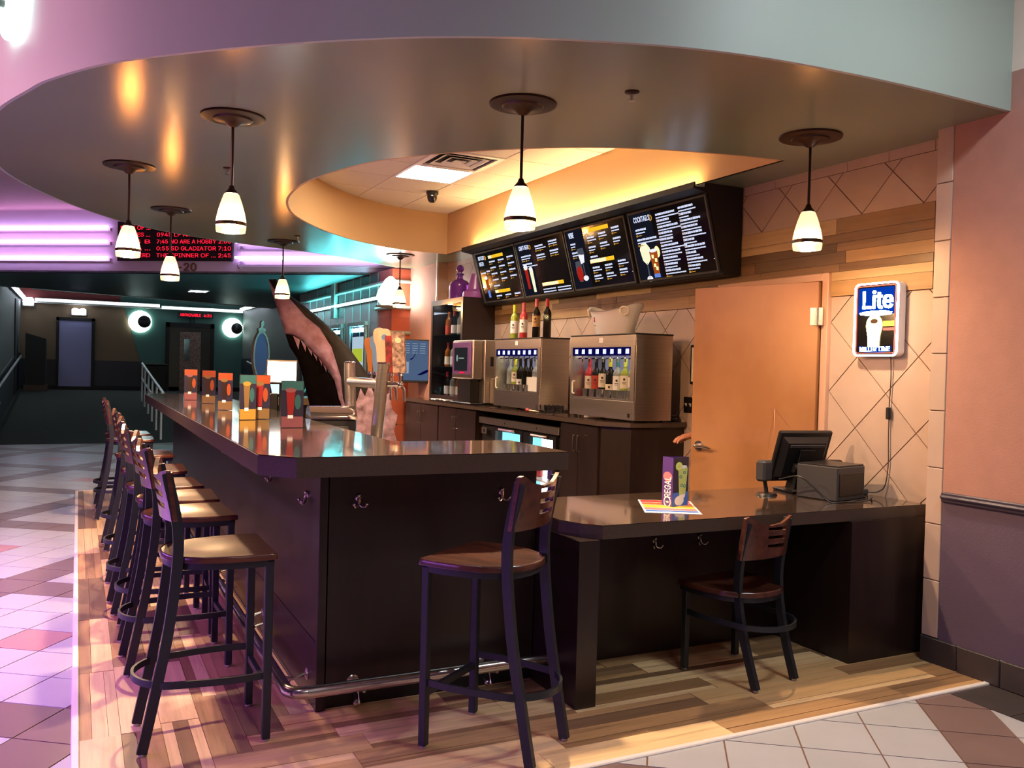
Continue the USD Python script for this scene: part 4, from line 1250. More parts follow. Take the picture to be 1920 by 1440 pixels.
def dispenser(label, y0, y1, xd, mats, glow):
    """an eight bottle wine dispenser; y0 is its right end in the photograph"""
    zb, zt, xf = ZT + .015, 1.783, 3.70
    t = thing('wine_dispenser', label, 'wine dispenser', (3.9, (y0 + y1) / 2, ZT))
    obj('feet', cat([bx(x, x + .03, y, y + .03, ZT + .001, zb + .002) for x in (xf + .02, xd - .06) for y in (y0 + .03, y1 - .06)]), 'black_plastic', t)
    obj('side_panel', bx(xf + .01, xd, y0, y0 + .02, zb, zt, .003), 'brushed_steel', t)
    obj('side_panel', bx(xf + .01, xd, y1 - .02, y1, zb, zt, .003), 'brushed_steel', t)
    obj('back_panel', bx(xd - .015, xd, y0 + .02, y1 - .02, zb, zt), 'black_plastic', t)
    obj('top_lid', bx(xf - .004, xd + .004, y0 - .004, y1 + .004, zt, zt + .010, .003), 'black_plastic', t)
    obj('upper_front', bx(xf, xf + .03, y0 + .001, y1 - .001, 1.698, zt, .003), 'brushed_steel', t)
    obj('lower_front', bx(xf, xf + .03, y0 + .001, y1 - .001, zb, 1.280, .003), 'brushed_steel', t)
    obj('door_frame', tr(prism(sbox(y0 + .002, 1.28, y1 - .002, 1.698).difference(sbox(y0 + .055, 1.292, y1 - .03, 1.69)), xf, xf + .018), MX), 'brushed_steel', t, smooth=False)
    obj('interior_light', bx(xf + .10, xf + .16, y0 + .03, y1 - .03, 1.665, 1.675), 'case_light', t)
    obj('floor_tray', bx(xf + .03, xd - .02, y0 + .02, y1 - .02, 1.270, 1.284), 'steel', t)
    obj('inner_back', bx(xd - .03, xd - .02, y0 + .02, y1 - .02, 1.284, 1.69), 'dispenser_back', t)
    st = obj('display_strip', bx(xf + .004, xf + .05, y0 + .055, y1 - .03, 1.625, 1.690), 'strip_blue', t)
    n = 8
    yy = np.linspace(y0 + .105, y1 - .09, n)
    for y in yy:
        obj('display', bx(xf + .001, xf + .006, y - .022, y + .022, 1.638, 1.676), 'led_blue', st)
        obj('spout', cat(cyl((xf + .06, y, 1.626), (xf + .06, y, 1.575), .006, 8), cyl((xf + .02, y, 1.60), (xf + .06, y, 1.606), .006, 8)), 'chrome', t)
    obj('glass_door', bx(xf + .012, xf + .016, y0 + .055, y1 - .03, 1.292, 1.628), 'pane_clear', t)
    obj('door_grip', cat(bx(xf - .006, xf + .004, y1 - .075, y1 - .035, 1.31, 1.32), bx(xf - .006, xf + .004, y1 - .045, y1 - .035, 1.31, 1.42), bx(xf - .006, xf + .004, y1 - .075, y1 - .035, 1.41, 1.42)), 'label_cream', t)
    obj('badge', bx(xf - .002, xf + .001, (y0 + y1) / 2 - .03, (y0 + y1) / 2 + .03, 1.725, 1.765), 'label_white', t)
    if glow:
        obj('power_switch', bx(xf - .004, xf + .002, y0 + .05, y0 + .075, zb + .02, zb + .05), 'black_plastic', t)
    return yy


y2 = dispenser('steel wine dispenser on the right, holding seven bottles, under the white wine tub', 5.405, 6.345, 4.045, None, True)
y1 = dispenser('steel wine dispenser on the left, under the row of four wine bottles', 6.885, 7.835, 4.0, None, False)
kinds2 = [('bottle_clear', 'label_cream', None, (.32, .58), 'clear bottle with pale label'), ('bottle_green', 'label_cream', 'print_lime', (.28, .62), 'green wine bottle with cream label'), ('bottle_clear', 'label_white', 'print_teal', (.22, .60), 'clear bottle with tall label'),
          ('bottle_dark', 'label_cream', 'capsule_yellow', (.10, .38), 'dark bottle with low pale label'), ('bottle_dark', 'label_cream', None, (.28, .66), 'dark bottle with tall cream label'), ('bottle_dark', 'label_red', None, (.22, .60), 'dark bottle with red label'), ('bottle_rose', 'label_cream', None, (.22, .58), 'rose wine bottle with cream label')]
pos = ['nearest the door', 'second from the right', 'third from the right', 'fourth from the right', 'third from the left', 'second from the left', 'at the left']
for k, (g, l, c, b, d) in enumerate(kinds2):
    bottle('%s, %s in the right wine dispenser' % (d, pos[k]), (3.835, y2[k] + .11, 1.286), .315, g, l, c, 'bottles in the right wine dispenser', b, emblem='print_brown')
kinds1 = [('bottle_dark', 'label_white', None, (.2, .55), 'white label'), ('bottle_clear', 'label_white', None, (.26, .5), 'small white label'), ('bottle_dark', 'label_white', None, (.12, .48), 'white label and black emblem'), ('bottle_dark', None, None, (0, 0), 'no label'),
          ('bottle_dark', 'label_white', None, (.06, .40), 'low white label'), ('bottle_green', 'label_cream', 'capsule_yellow', (.30, .62), 'narrow cream label'), ('bottle_clear', None, None, (0, 0), 'clear glass')]
for k, (g, l, c, b, d) in enumerate(kinds1):
    bottle('bottle, %s, %s in the left wine dispenser' % (d, pos[k]), (3.835, y1[k] + .11, 1.286), .315, g, l, c, 'bottles in the left wine dispenser', b, emblem='print_brown')
for nm_, ys_, xx in (('left', y1[:7] + .05, 3.766), ('right', y2[:7] + .05, 3.766)):
    for k, y in enumerate(ys_):
        t = top('tasting_cup', tr(lathe([(0, 0), (.024, 0), (.030, .07), (.0285, .07), (.023, .004), (0, .004)], 16), t=(xx, y, 1.2855)), 'steel', 'small steel cup, number %d from the right in the %s wine dispenser' % (k + 1, nm_), 'cup', 'steel cups in the %s wine dispenser' % nm_)
top('paper_sign', bx(3.7195, 3.721, y1[0] - .06, y1[1] + .05, 1.30, 1.43), 'label_white', 'bright white sheet of paper inside the left wine dispenser', 'paper')

row = [(7.70, 'bottle_green', 'label_white', 'capsule_yellow', 'green wine bottle with yellow capsule, first of the four on the left dispenser', .335, (.18, .56)), (7.50, 'bottle_rose', 'label_white', 'capsule_pink', 'rose wine bottle with pink capsule and white label, on the left dispenser', .345, (.18, .56)),
       (7.24, 'bottle_dark', 'print_gold', 'capsule_pink', 'dark wine bottle with gold label and pink capsule, on the left dispenser', .365, (.3, .6)), (7.03, 'bottle_dark', None, 'capsule_red', 'dark wine bottle with red capsule, last of the four on the left dispenser', .355, (0, 0))]
for y, g, l, c, d, h, b in row:
    bottle(d, (3.84, y, 1.794), h, g, l, c, 'wine bottles on the left dispenser', b, emblem='print_brown')

# ---- white wine tub with a wavy rim
tb = thing('wine_tub', 'white oval wine tub with a wavy rim and ring handles, on the right dispenser', 'bucket', (3.87, 5.95, 1.794))
n = 48
an = np.linspace(0, 2 * PI, n, endpoint=False)
rings = []
for k, (ry_, rx_, z) in enumerate([(.0, .0, .0), (.20, .10, 0), (.215, .108, .008), (.26, .125, .10), (.305, .138, .19)]):
    rings.append(np.c_[rx_ * np.cos(an), ry_ * np.sin(an), np.full(n, z)])
wav = .20 + .055 * np.abs(np.sin(an)) ** 3 * 1.0 - .018
rings.append(np.c_[.142 * np.cos(an), .325 * np.sin(an), wav])
rings.append(np.c_[.150 * np.cos(an), .340 * np.sin(an), wav + .006])
rings.append(np.c_[.137 * np.cos(an), .318 * np.sin(an), wav])
rings.append(np.c_[.120 * np.cos(an), .253 * np.sin(an), np.full(n, .10)])
rings.append(np.c_[.10 * np.cos(an), .205 * np.sin(an), np.full(n, .012)])
rings.append(np.c_[0 * an, 0 * an, np.full(n, .012)])
v = np.concatenate(rings)
F = []
for i in range(len(rings) - 1):
    for k in range(n):
        a0, a1, b0, b1 = i * n + k, i * n + (k + 1) % n, (i + 1) * n + k, (i + 1) * n + (k + 1) % n
        F += [(a0, a1, b1), (a0, b1, b0)]
m = trimesh.Trimesh(v, F, process=False)
m.merge_vertices(); m.update_faces(m.nondegenerate_faces()); trimesh.repair.fix_normals(m)
obj('bowl', tr(m, t=(3.87, 5.95, 1.794)), 'white_plastic', tb, smooth=40)
for s in (-1, 1):
    M = frame((3.87 - .085, 5.95 + s * .262, 1.794 + .180), (-s * .62, -1, 0), (-.12, 0, 1))
    obj('ring_handle', tr(tube([(.036 * math.cos(a), .032 * math.sin(a), .004 + .0 * a) for a in np.linspace(0, 2 * PI, 20, endpoint=False)], .007, 8, closed=True), M), 'label_cream', tb)
M = frame((3.87 - .108, 5.95 + .12, 1.794 + .10), (0, -1, 0), (-.2, 0, 1))
obj('flower_emblem', tr(cat(prism(ellipse(0, .03, .014, .018, 12), 0, .003), prism(ellipse(.008, .012, .012, .014, 12), 0, .003), prism(ellipse(-.008, .016, .009, .012, 10), .0005, .0035)), M), 'print_red', tb, smooth=False)
obj('emblem_word', tr(bx(-.02, .02, -.028, -.020, 0, .003), M), 'print_gold', tb, smooth=False)

# ---- frozen drink / coffee machine
cm = thing('drink_machine', 'brown metal drink machine with a dark screen, left of the wine dispensers', 'drink machine', (3.8, 8.45, ZT))
obj('head', bx(3.625, 3.74, 8.20, 8.75, 1.385, 1.79, .012), 'brushed_steel', cm)
obj('body', bx(3.742, 4.05, 8.16, 8.72, 1.14, 1.79, .006), 'brushed_steel', cm)
obj('bezel', bx(3.615, 3.626, 8.24, 8.72, 1.43, 1.77, .006), 'purple_laminate', cm)
obj('screen', bx(3.611, 3.616, 8.32, 8.66, 1.47, 1.71), 'coffee_screen', cm)
obj('screen_mark', cat(tr(prism(ellipse(0, 0, .022, .036, 16), 0, .002), frame((3.611, 8.58, 1.60), (0, -1, 0), (0, 0, 1))), bx(3.609, 3.611, 8.40, 8.53, 1.592, 1.606)), 'coffee_mark', cm, smooth=False)
obj('status_light', bx(3.609, 3.612, 8.40, 8.50, 1.445, 1.458), 'led_red', cm)
obj('cup_bay', bx(3.64, 3.74, 8.30, 8.62, 1.14, 1.385, .004), 'black_plastic', cm)
obj('door_lock', bx(3.80, 3.84, 8.150, 8.16, 1.52, 1.62, .004), 'black_plastic', cm)
obj('drip_tray', bx(3.60, 3.76, 8.18, 8.74, ZT + .001, 1.14, .004), 'black_plastic', cm)
obj('rear_box', bx(3.80, 4.06, 8.03, 8.15, 1.14, 1.40, .005), 'brushed_steel', cm)
top('towel', tr(meshkit and (lambda: (lambda g: trimesh.Trimesh(g[0], g[1], process=False))((lambda nx, ny: (np.array([(3.57 + .14 * i / nx, 8.85 + .42 * j / ny, ZT + .006 + .022 * meshkit.noise(np.array([[i * .8, j * .55, 3.3]]))[0]) for i in range(nx + 1) for j in range(ny + 1)]), np.array([t for i in range(nx) for j in range(ny) for t in ((i * (ny + 1) + j, (i + 1) * (ny + 1) + j, (i + 1) * (ny + 1) + j + 1), (i * (ny + 1) + j, (i + 1) * (ny + 1) + j + 1, i * (ny + 1) + j + 1))])))(8, 18)))(), t=(0, 0, 0)), 'towel', 'crumpled white bar towel on the left end of the back counter', 'towel', smooth=True)

# ---- lit liquor case with bottles, and what stands on it
lq = thing('liquor_case', 'tall dark display case with a glass front and lit shelves of bottles', 'cabinet', (4.0, 9.43, ZT))
y0, y1, x0, x1, z0, z1 = 8.95, 9.92, 3.84, 4.21, ZT + .001, 2.29
for nm_, b_ in (('side_panel', (x0, x1, y0, y0 + .025, z0, z1)), ('side_panel', (x0, x1, y1 - .025, y1, z0, z1)), ('top_panel', (x0, x1, y0 + .025, y1 - .025, z1 - .03, z1)), ('bottom_panel', (x0, x1, y0 + .025, y1 - .025, z0, z0 + .03)), ('back_panel', (x1 - .02, x1, y0 + .025, y1 - .025, z0 + .03, z1 - .03))):
    obj(nm_, bx(*b_), 'espresso', lq, smooth=False)
obj('door_frame', tr(prism(sbox(y0, z0, y1, z1).difference(sbox(y0 + .05, z0 + .05, y1 - .05, z1 - .06)), x0 - .02, x0 - .001), MX), 'espresso', lq, smooth=False)
obj('glass', bx(x0 - .012, x0 - .008, y0 + .05, y1 - .05, z0 + .05, z1 - .06), 'pane_dim', lq)
obj('downlight', cat([cyl((x0 + .13, y, z1 - .045), (x0 + .13, y, z1 - .03), .03) for y in (9.2, 9.68)]), 'case_lamp', lq)
for z in (1.50, 1.87):
    obj('shelf', bx(x0 + .01, x1 - .03, y0 + .03, y1 - .03, z, z + .008), 'glass_solid', lq)
mixk = [('bottle_clear', 'label_white', None), ('bottle_amber', 'label_cream', 'capsule_red'), ('bottle_clear', 'label_cream', None), ('bottle_dark', 'label_white', 'capsule_red'), ('bottle_amber', 'label_red', None)]
for sh, (z, sn) in enumerate(((1.878, 'top'), (1.508, 'middle'), (1.155, 'bottom'))):
    for k, y in enumerate((9.08, 9.25, 9.43, 9.61, 9.79)):
        g, l, c = mixk[(k + sh * 2) % 5]
        bottle('%s spirit bottle with %s on the %s shelf of the lit display case' % ({'bottle_clear': 'clear', 'bottle_amber': 'amber', 'bottle_dark': 'dark'}[g], {'label_white': 'a white label', 'label_cream': 'a cream label', 'label_red': 'a red label'}[l], sn),
               (4.0, y, z), .29, g, l, c, 'bottles on the %s shelf of the display case' % sn, (.1, .45), name='spirit_bottle', rad=.04)
gb = thing('glass_decanter', 'big purple lit glass bottle with a ball stopper on top of the display case', 'bottle', (4.03, 9.55, 2.291))
o_ = (4.03, 9.55, 2.291)
obj('body', tr(lathe([(0, 0), (.105, 0), (.125, .02), (.125, .17), (.115, .205), (.08, .235), (.040, .25), (.034, .27), (.034, .315), (0, .315)], 28), t=o_), 'purple_glass', gb, smooth=40)
obj('collar', tr(lathe([(.036, .298), (.046, .302), (.046, .318), (.036, .322)], 20), t=o_), 'tent_purple', gb)
obj('stopper', tr(cat(ball((0, 0, .375), .045, 3), lathe([(0, .315), (.025, .315), (.022, .345), (0, .345)], 16)), t=o_), 'purple_glass', gb, smooth=40)
pb = thing('flared_decanter', 'mauve translucent flared glass beside the purple bottle on the display case', 'decanter', (4.08, 9.10, 2.291))
obj('body', tr(lathe([(0, 0), (.15, 0), (.155, .02), (.150, .07), (.10, .10), (.06, .28), (.055, .28), (.09, .10), (0, .06)], 24), t=(4.05, 9.12, 2.291)), 'purple_film', pb, smooth=40)

# ---- glasses and paper cups between the dispensers
k = 0
for dx in (0, .085, .17):
    for dy in (0, .085, .17, .255):
        if (dx, dy) in ((.17, 0),):
            continue
        x, y = 3.60 + dx, 6.46 + dy
        t = top('shot_glass', tr(lathe([(0, 0), (.022, 0), (.029, .075), (.0265, .075), (.0205, .012), (0, .010)], 16), t=(x, y, ZT + .001)), 'pane_clear', 'small clear glass, row %d from front, number %d from right, between the dispensers' % (1 + int(dx / .085 + .5), 1 + int(dy / .085 + .5)), 'glass', 'clear glasses between the wine dispensers', smooth=40)
        k += 1
cupm = lathe([(0, .0), (.024, 0), (.034, .085), (.036, .088), (.034, .089), (.0235, .004), (0, .004)], 18)
for q in range(5):
    top('paper_cup', tr(cupm, t=(3.93, 6.62, ZT + .001 + .042 * q + .002 * (q > 0))), 'label_cream', 'cream paper cup in the stack beside the left dispenser' + [', lowest', ', second from below', ', middle', ', second from above', ', topmost'][q], 'cup', 'stack of paper cups', smooth=40)
for q in range(4):
    top('paper_cup', tr(cupm, t=(3.97, 6.50, ZT + .001 + .040 * q + .002 * (q > 0))), 'white_plastic', 'white paper cup in the shorter stack by the right dispenser' + [', lowest', ', second', ', third', ', topmost'][q], 'cup', 'shorter stack of paper cups', smooth=40)
rs = thing('bottle_opener', 'red handled bottle opener lying before the left dispenser', 'opener', (3.61, 6.93, ZT))
obj('grip', tr(lathe([(0, -.03), (.012, -.03), (.014, 0), (.010, .03), (0, .03)], 12), frame((3.61, 6.93, ZT + .016), (0, 0, 1), (1, 0, 0))), 'capsule_red', rs)
obj('shaft', cyl((3.61, 6.90, ZT + .014), (3.63, 6.76, ZT + .010), .006, 8), 'label_cream', rs)

# ---- things on the tiled wall
sw = thing('switch_plate', 'dark switch plate with three white toggles on the tiled wall left of the door', 'switch', (4.22, 5.40, 1.19))
obj('plate', bx(4.212, XW, 5.30, 5.475, 1.20, 1.32, .003), 'black_plastic', sw)
for y in (5.335, 5.387, 5.44):
    obj('toggle', trimesh.convex.convex_hull(np.array([(4.212, y + a, 1.26 + b) for a in (-.005, .005) for b in (-.012, .012)] + [(4.196, y + a, 1.272) for a in (-.004, .004)])), 'white_plastic', sw)
wp = thing('notice_frame', 'narrow dark framed notice on the tiled wall behind the door edge', 'sign', (4.22, 5.27, 1.42))
obj('frame', bx(4.20, XW, 5.16, 5.392, 1.42, 1.72, .003), 'black_plastic', wp)
obj('paper', bx(4.198, 4.201, 5.18, 5.372, 1.44, 1.70), 'label_cream', wp)
top('cable_coil', cat(tube([(4.12 + .035 * math.cos(a), 5.50 + .05 * math.sin(a), ZT + .01 + .004 * a) for a in np.linspace(0, 4 * PI, 40)], .006, 6)), 'grey_plastic', 'coiled grey cable beside the right wine dispenser', 'cable')

# ---- neon beer sign
ns = thing('beer_sign', 'lit neon beer sign with blue, white and yellow glass shape on the tiled wall', 'sign', (4.19, 3.63, 1.62))
MN = frame((4.165, 3.787, 1.628), (0, -1, 0), (0, 0, 1))
w, h = .315, .432
rr = sbox(.035, .035, w - .035, h - .035).buffer(.035)
obj('housing', tr(prism(rr, -.052, 0), MN), 'white_plastic', ns, smooth=False)
obj('face', tr(prism(rr.buffer(-.008), 0, .004), MN), 'screen_black', ns, smooth=False)
obj('rim_light', tr(prism(rr.difference(rr.buffer(-.012)), .002, .010), MN), 'sign_rim', ns, smooth=False)
obj('red_tube', tr(tube([(x, y, .008) for x, y in rr.buffer(-.020).exterior.coords[:-1]], .003, 6, closed=True), MN), 'sign_red', ns)
obj('blue_field', tr(prism(sbox(.03, h - .185, w - .03, h - .030), .004, .0055), MN), 'sign_blue', ns, smooth=False)
Mt = MN @ trimesh.transformations.translation_matrix([.055, h - .150, .0075])
obj('lettering', cat(text('Lite', .098, Mt, .006, True, width=.212), text('Lite', .099, MN @ trimesh.transformations.translation_matrix([.053, h - .151, .006]), .002, True, width=.217)), 'sign_white', ns, smooth=False)
obj('ribbon', tr(prism(Polygon([(.040, h - .175), (.10, h - .165), (.22, h - .165), (.275, h - .175), (.265, h - .190), (.19, h - .196), (.12, h - .196), (.05, h - .188)]), .0055, .010), MN), 'sign_white', ns, smooth=False)
gl = Polygon(smoothline([(.110, .055), (.105, .12), (.095, .17), (.098, .205), (.118, .232), (.150, .238), (.182, .232), (.202, .205), (.205, .17), (.192, .12), (.187, .055)], 5)[:, :2])
obj('glass_shape', tr(prism(gl, .004, .010), MN), 'sign_yellow', ns, smooth=False)
obj('glass_mark', tr(prism(ellipse(.152, .205, .026, .014, 16), .010, .011), MN), 'print_brown', ns, smooth=False)
obj('tap_bar', tr(cat(bx(.215, .292, .175, .205, .004, .010)), MN), 'sign_amber', ns, smooth=False)
obj('tap_bar_red', tr(cat(bx(.215, .288, .150, .166, .004, .008)), MN), 'sign_red', ns, smooth=False)
obj('lower_ribbon', tr(prism(Polygon([(.045, .030), (.10, .024), (.16, .022), (.22, .024), (.27, .030), (.27, .062), (.22, .058), (.16, .050), (.10, .056), (.045, .062)]), .0055, .008), MN), 'sign_blue', ns, smooth=False)
obj('lower_lettering', text('MILLER TIME', .026, MN @ trimesh.transformations.translation_matrix([.050, .030, .008]), .004, True, width=.215), 'sign_white', ns, smooth=False)
pc = thing('sign_cord', 'grey power cord with an inline switch hanging below the beer sign', 'cord', (4.2, 3.55, .82))
obj('cord', tube(smoothline([(4.205, 3.553, 1.64), (4.209, 3.550, 1.50), (4.210, 3.556, 1.33), (4.209, 3.553, 1.15), (4.210, 3.550, 1.0), (4.208, 3.566, .88), (4.19, 3.60, .84), (4.15, 3.63, .835)], 6), .0035, 6), 'grey_plastic', pc)
obj('inline_switch', bx(4.192, 4.216, 3.540, 3.568, 1.265, 1.335, .005), 'black_plastic', pc)

# ---- register on the low counter
ZL = .811
ps = thing('register_base', 'black receipt printer box under the touch screen on the low counter', 'printer', (3.87, 3.66, ZL + .001), math.radians(12))
obj('box', bx(-.135, .145, -.13, .13, 0, .190, .006), 'grey_plastic', ps)
obj('front_plate', bx(-.12, .13, -.134, -.128, .025, .155, .003), 'black_plastic', ps)
obj('lid', bx(-.13, .14, -.125, .12, .190, .197, .003), 'black_plastic', ps)
mo = thing('touch_screen', 'black touch screen register seen from behind, tilted on its stand', 'monitor', (3.875, 3.85, ZL + .001), math.radians(-8))
obj('foot', bx(-.11, .11, -.02, .17, 0, .018, .006), 'black_plastic', mo)
obj('neck', trimesh.convex.convex_hull(np.array([(x, y, z) for x in (-.05, .05) for (y, z) in ((.04, .015), (.13, .015), (.02, .20), (-.02, .25), (.03, .27))])), 'black_plastic', mo)
MM = frame((0, .115, .06), (1, 0, 0), (0, -.36, 1))     # panel plane: x along, y up the tilted panel, z towards the camera
MM[:3, 2] = np.cross(MM[:3, 0], MM[:3, 1])
obj('panel', tr(bx(-.185, .185, 0, .325, -.018, .012, .008), MM), 'black_plastic', mo)
obj('rear_cover', tr(trimesh.convex.convex_hull(np.array([(sx * a, b, c) for sx in (-1, 1) for a, b, c in ((.165, .03, .010), (.165, .295, .010), (.13, .05, .042), (.13, .262, .042))])), MM), 'black_plastic', mo)
obj('ridge', tr(bx(-.12, .12, .235, .255, .040, .048, .003), MM), 'grey_plastic', mo)
obj('glass', tr(bx(-.17, .17, .02, .305, -.021, -.018), MM), 'screen_black', mo)
obj('hinge', tr(cyl((-.075, .11, .055), (.075, .11, .055), .028, 18), MM), 'black_plastic', mo)
sc_ = thing('card_reader', 'small black card reader hanging on the left side of the touch screen', 'card reader', (3.575, 3.85, ZL + .001), math.radians(20))
obj('stem', tube([(0, 0, .01), (0, .01, .06), (-.01, .015, .10)], .012, 8), 'black_plastic', sc_)
obj('foot', tr(lathe([(0, 0), (.06, 0), (.055, .012), (0, .014)], 18)), 'black_plastic', sc_)
obj('reader', tr(bx(-.05, .05, -.03, .03, 0, .12, .012), t=(-.01, .015, .08)), 'grey_plastic', sc_)
pt = thing('telephone_printer', 'rounded grey payment terminal behind the printer box, by the tiled wall', 'terminal', (4.10, 3.90, ZL + .001), math.radians(-20))
obj('base', bx(-.07, .075, -.06, .06, 0, .10, .015), 'grey_plastic', pt)
obj('roll_housing', tr(cat(cyl((-.085, 0, 0), (.085, 0, 0), .052, 20), bx(-.085, .085, -.04, .05, -.05, 0, .01)), t=(0, .01, .135)), 'black_plastic', pt)
obj('slot', tr(bx(-.05, .05, -.046, -.040, .015, .022), t=(0, .0, .14)), 'nickel', pt)
bxs = thing('power_adapter', 'small flat grey adapter box lying right of the printer box', 'adapter', (4.15, 3.72, ZL + .001), math.radians(-10))
obj('case', bx(-.06, .06, -.035, .035, 0, .032, .005), 'grey_plastic', bxs)
cbl = thing('cables', 'black and grey cables lying around the printer box', 'cable', (3.85, 3.5, ZL))
obj('cable', tube(smoothline([(3.60, 3.78, ZL + .10), (3.63, 3.66, ZL + .13), (3.66, 3.58, ZL + .08), (3.70, 3.50, ZL + .008), (3.78, 3.47, ZL + .006), (3.90, 3.50, ZL + .006), (4.02, 3.53, ZL + .006), (4.06, 3.60, ZL + .012)], 6), .0045, 6), 'black_plastic', cbl)
obj('cable', tube(smoothline([(3.76, 3.48, ZL + .006), (3.86, 3.465, ZL + .006), (3.96, 3.47, ZL + .008), (4.03, 3.50, ZL + .02), (4.07, 3.54, ZL + .006), (4.14, 3.60, ZL + .006)], 6), .004, 6), 'grey_plastic', cbl)


# ---- table tents: three sided printed cards
def tent(label, loc, rz, wd, h, kind, group=None, name='table_tent'):
    t = thing(name, label, 'table card', loc, rz, group)
    d = wd * .62
    A, B, C = np.array([-wd / 2, -d / 2]), np.array([wd / 2, -d / 2]), np.array([-wd * .32, d / 2])
    th_ = .0015
    P = Polygon([A, B, C])
    obj('card', prism(P.difference(P.buffer(-th_)), 0, h), 'tent_dark' if kind != 'regal' else 'tent_purple', t, smooth=False)
    M = frame((A[0], A[1], 0), (1, 0, 0), (0, 0, 1))
    M2 = frame((C[0], C[1], 0), (*(A - C), 0), (0, 0, 1))
    w2 = float(np.linalg.norm(A - C))

    def pr(poly, mat, lift=.0004, MM_=M, nm='print'):
        if len(poly.exterior.coords) > 3:
            obj(nm, tr(prism(poly, lift, lift + .0006), MM_), mat, t, smooth=False)
    return t, pr, M, M2, w2, h, wd


t, pr, M, M2, w2, h, wd = tent('purple three sided table card with a lime drink, on the low counter', (2.80, 3.70, ZL + .002), math.radians(18), .135, .252, 'regal')
pr(sbox(0, 0, wd, h), 'tent_dark', .0002)
pr(sbox(wd * .0, 0, wd, h * .28), 'print_blue', .0006)
pr(ellipse(wd * .42, h * .11, wd * .30, h * .10), 'print_white', .0010)
pr(Polygon([(wd * .30, h * .76), (wd * .93, h * .78), (wd * .82, h * .24), (wd * .40, h * .22)]), 'print_green', .0014, nm='drink_picture')
pr(Polygon([(wd * .40, h * .22), (wd * .82, h * .24), (wd * .76, h * .16), (wd * .46, h * .15)]), 'print_white', .0014)
pr(ellipse(wd * .62, h * .80, wd * .26, h * .035), 'print_white', .0018)
pr(ellipse(wd * .34, h * .82, wd * .22, h * .088), 'print_lime', .0022, nm='lime_slice')
pr(ellipse(wd * .34, h * .82, wd * .15, h * .058).difference(ellipse(wd * .34, h * .82, wd * .12, h * .045)), 'print_white', .0027)
for a, b in ((.48, .60), (.55, .42), (.72, .68), (.74, .40)):
    pr(ellipse(wd * a, h * b, wd * .09, h * .035).difference(ellipse(wd * a, h * b, wd * .05, h * .02)), 'print_teal', .0018)
pr(sbox(0, 0, w2, h), 'tent_purple', .0003, M2)
pr(ellipse(w2 * .5, h * .60, w2 * .42, h * .10), 'print_pink', .0006, M2)
Mt = M2 @ frame((w2 * .80, h * .165, .0009), (0, 1, 0), (-1, 0, 0))
obj('lettering', text('REGAL', w2 * .56, Mt, .001, True, width=h * .42), 'print_white', t, smooth=False)
obj('crown_emblem', tr(prism(ellipse(w2 * .52, h * .085, w2 * .34, w2 * .34, 20).difference(ellipse(w2 * .52, h * .085, w2 * .25, w2 * .25, 20)), .0009, .0018), M2), 'print_white', t, smooth=False)
obj('crown_mark', tr(prism(Polygon([(w2 * .40, h * .065), (w2 * .64, h * .065), (w2 * .66, h * .11), (w2 * .58, h * .085), (w2 * .52, h * .115), (w2 * .46, h * .085), (w2 * .38, h * .11)]), .0009, .0018), M2), 'print_white', t, smooth=False)
fl = thing('flyer', 'colourful flyer lying under the purple table card on the low counter', 'flyer', (2.74, 3.66, ZL), math.radians(-30))
obj('sheet', bx(-.14, .14, -.215, .215, .0002, .0014), 'print_white', fl)
for k, (m_, a, b) in enumerate((('print_red', .13, .205), ('print_orange', .05, .12), ('print_yellow', -.05, .04), ('print_pink', -.12, -.06), ('print_blue', -.17, -.13))):
    obj('stripe', bx(-.13, .13, a, b, .0014, .0018), m_, fl)
scatter = [(1.095, 5.02, .125, .265, 'glossy three sided table card with a red drink, nearest on the bar top', 20, ('card_teal', 'card_red', 'card_pink')),
           (1.075, 5.80, .110, .285, 'right of the two orange table cards standing together on the bar top', 6, ('card_orange', 'card_red', 'card_gold')), (.965, 5.72, .105, .285, 'teal and yellow table card standing beside an orange one on the bar top', 30, ('card_teal', 'card_gold', 'card_yellow')),
           (1.02, 6.88, .115, .28, 'orange and black table card, third from the far end of the bar top', -10, ('card_orange', 'card_brown', 'card_gold')), (1.03, 7.93, .115, .285, 'orange table card, second from the far end of the bar top', 0, ('card_orange', 'card_brown', 'card_gold')),
           (.95, 8.62, .115, .285, 'orange and mauve table card farthest along the bar top', 15, ('card_orange', 'card_brown', 'card_pink'))]
for k, (x, y, wd_, h_, l, a, (ma, mb_, mc)) in enumerate(scatter):
    t, pr, M, M2, w2, h, wd = tent(l, (x, y, 1.1355), math.radians(a - 22), wd_, h_, 'bar', 'table cards on the bar top')
    for MM_, ww in ((M, wd), (M2, w2)):
        pr(sbox(.002, h * .80, ww - .002, h - .002), ma, .0005, MM_)
        pr(sbox(.002, .002, ww - .002, h * .24), mc, .0005, MM_)
        pr(Polygon([(ww * .22, h * .78), (ww * .62, h * .78), (ww * .54, h * .28), (ww * .30, h * .28)]), mb_, .0008, MM_, 'drink_picture')
        pr(ellipse(ww * .42, h * .80, ww * .24, h * .05), mc, .0012, MM_)
        pr(ellipse(ww * .74, h * .55, ww * .14, h * .16), ma, .0010, MM_)
        pr(sbox(ww * .30, h * .20, ww * .54, h * .27), 'print_white', .0011, MM_)

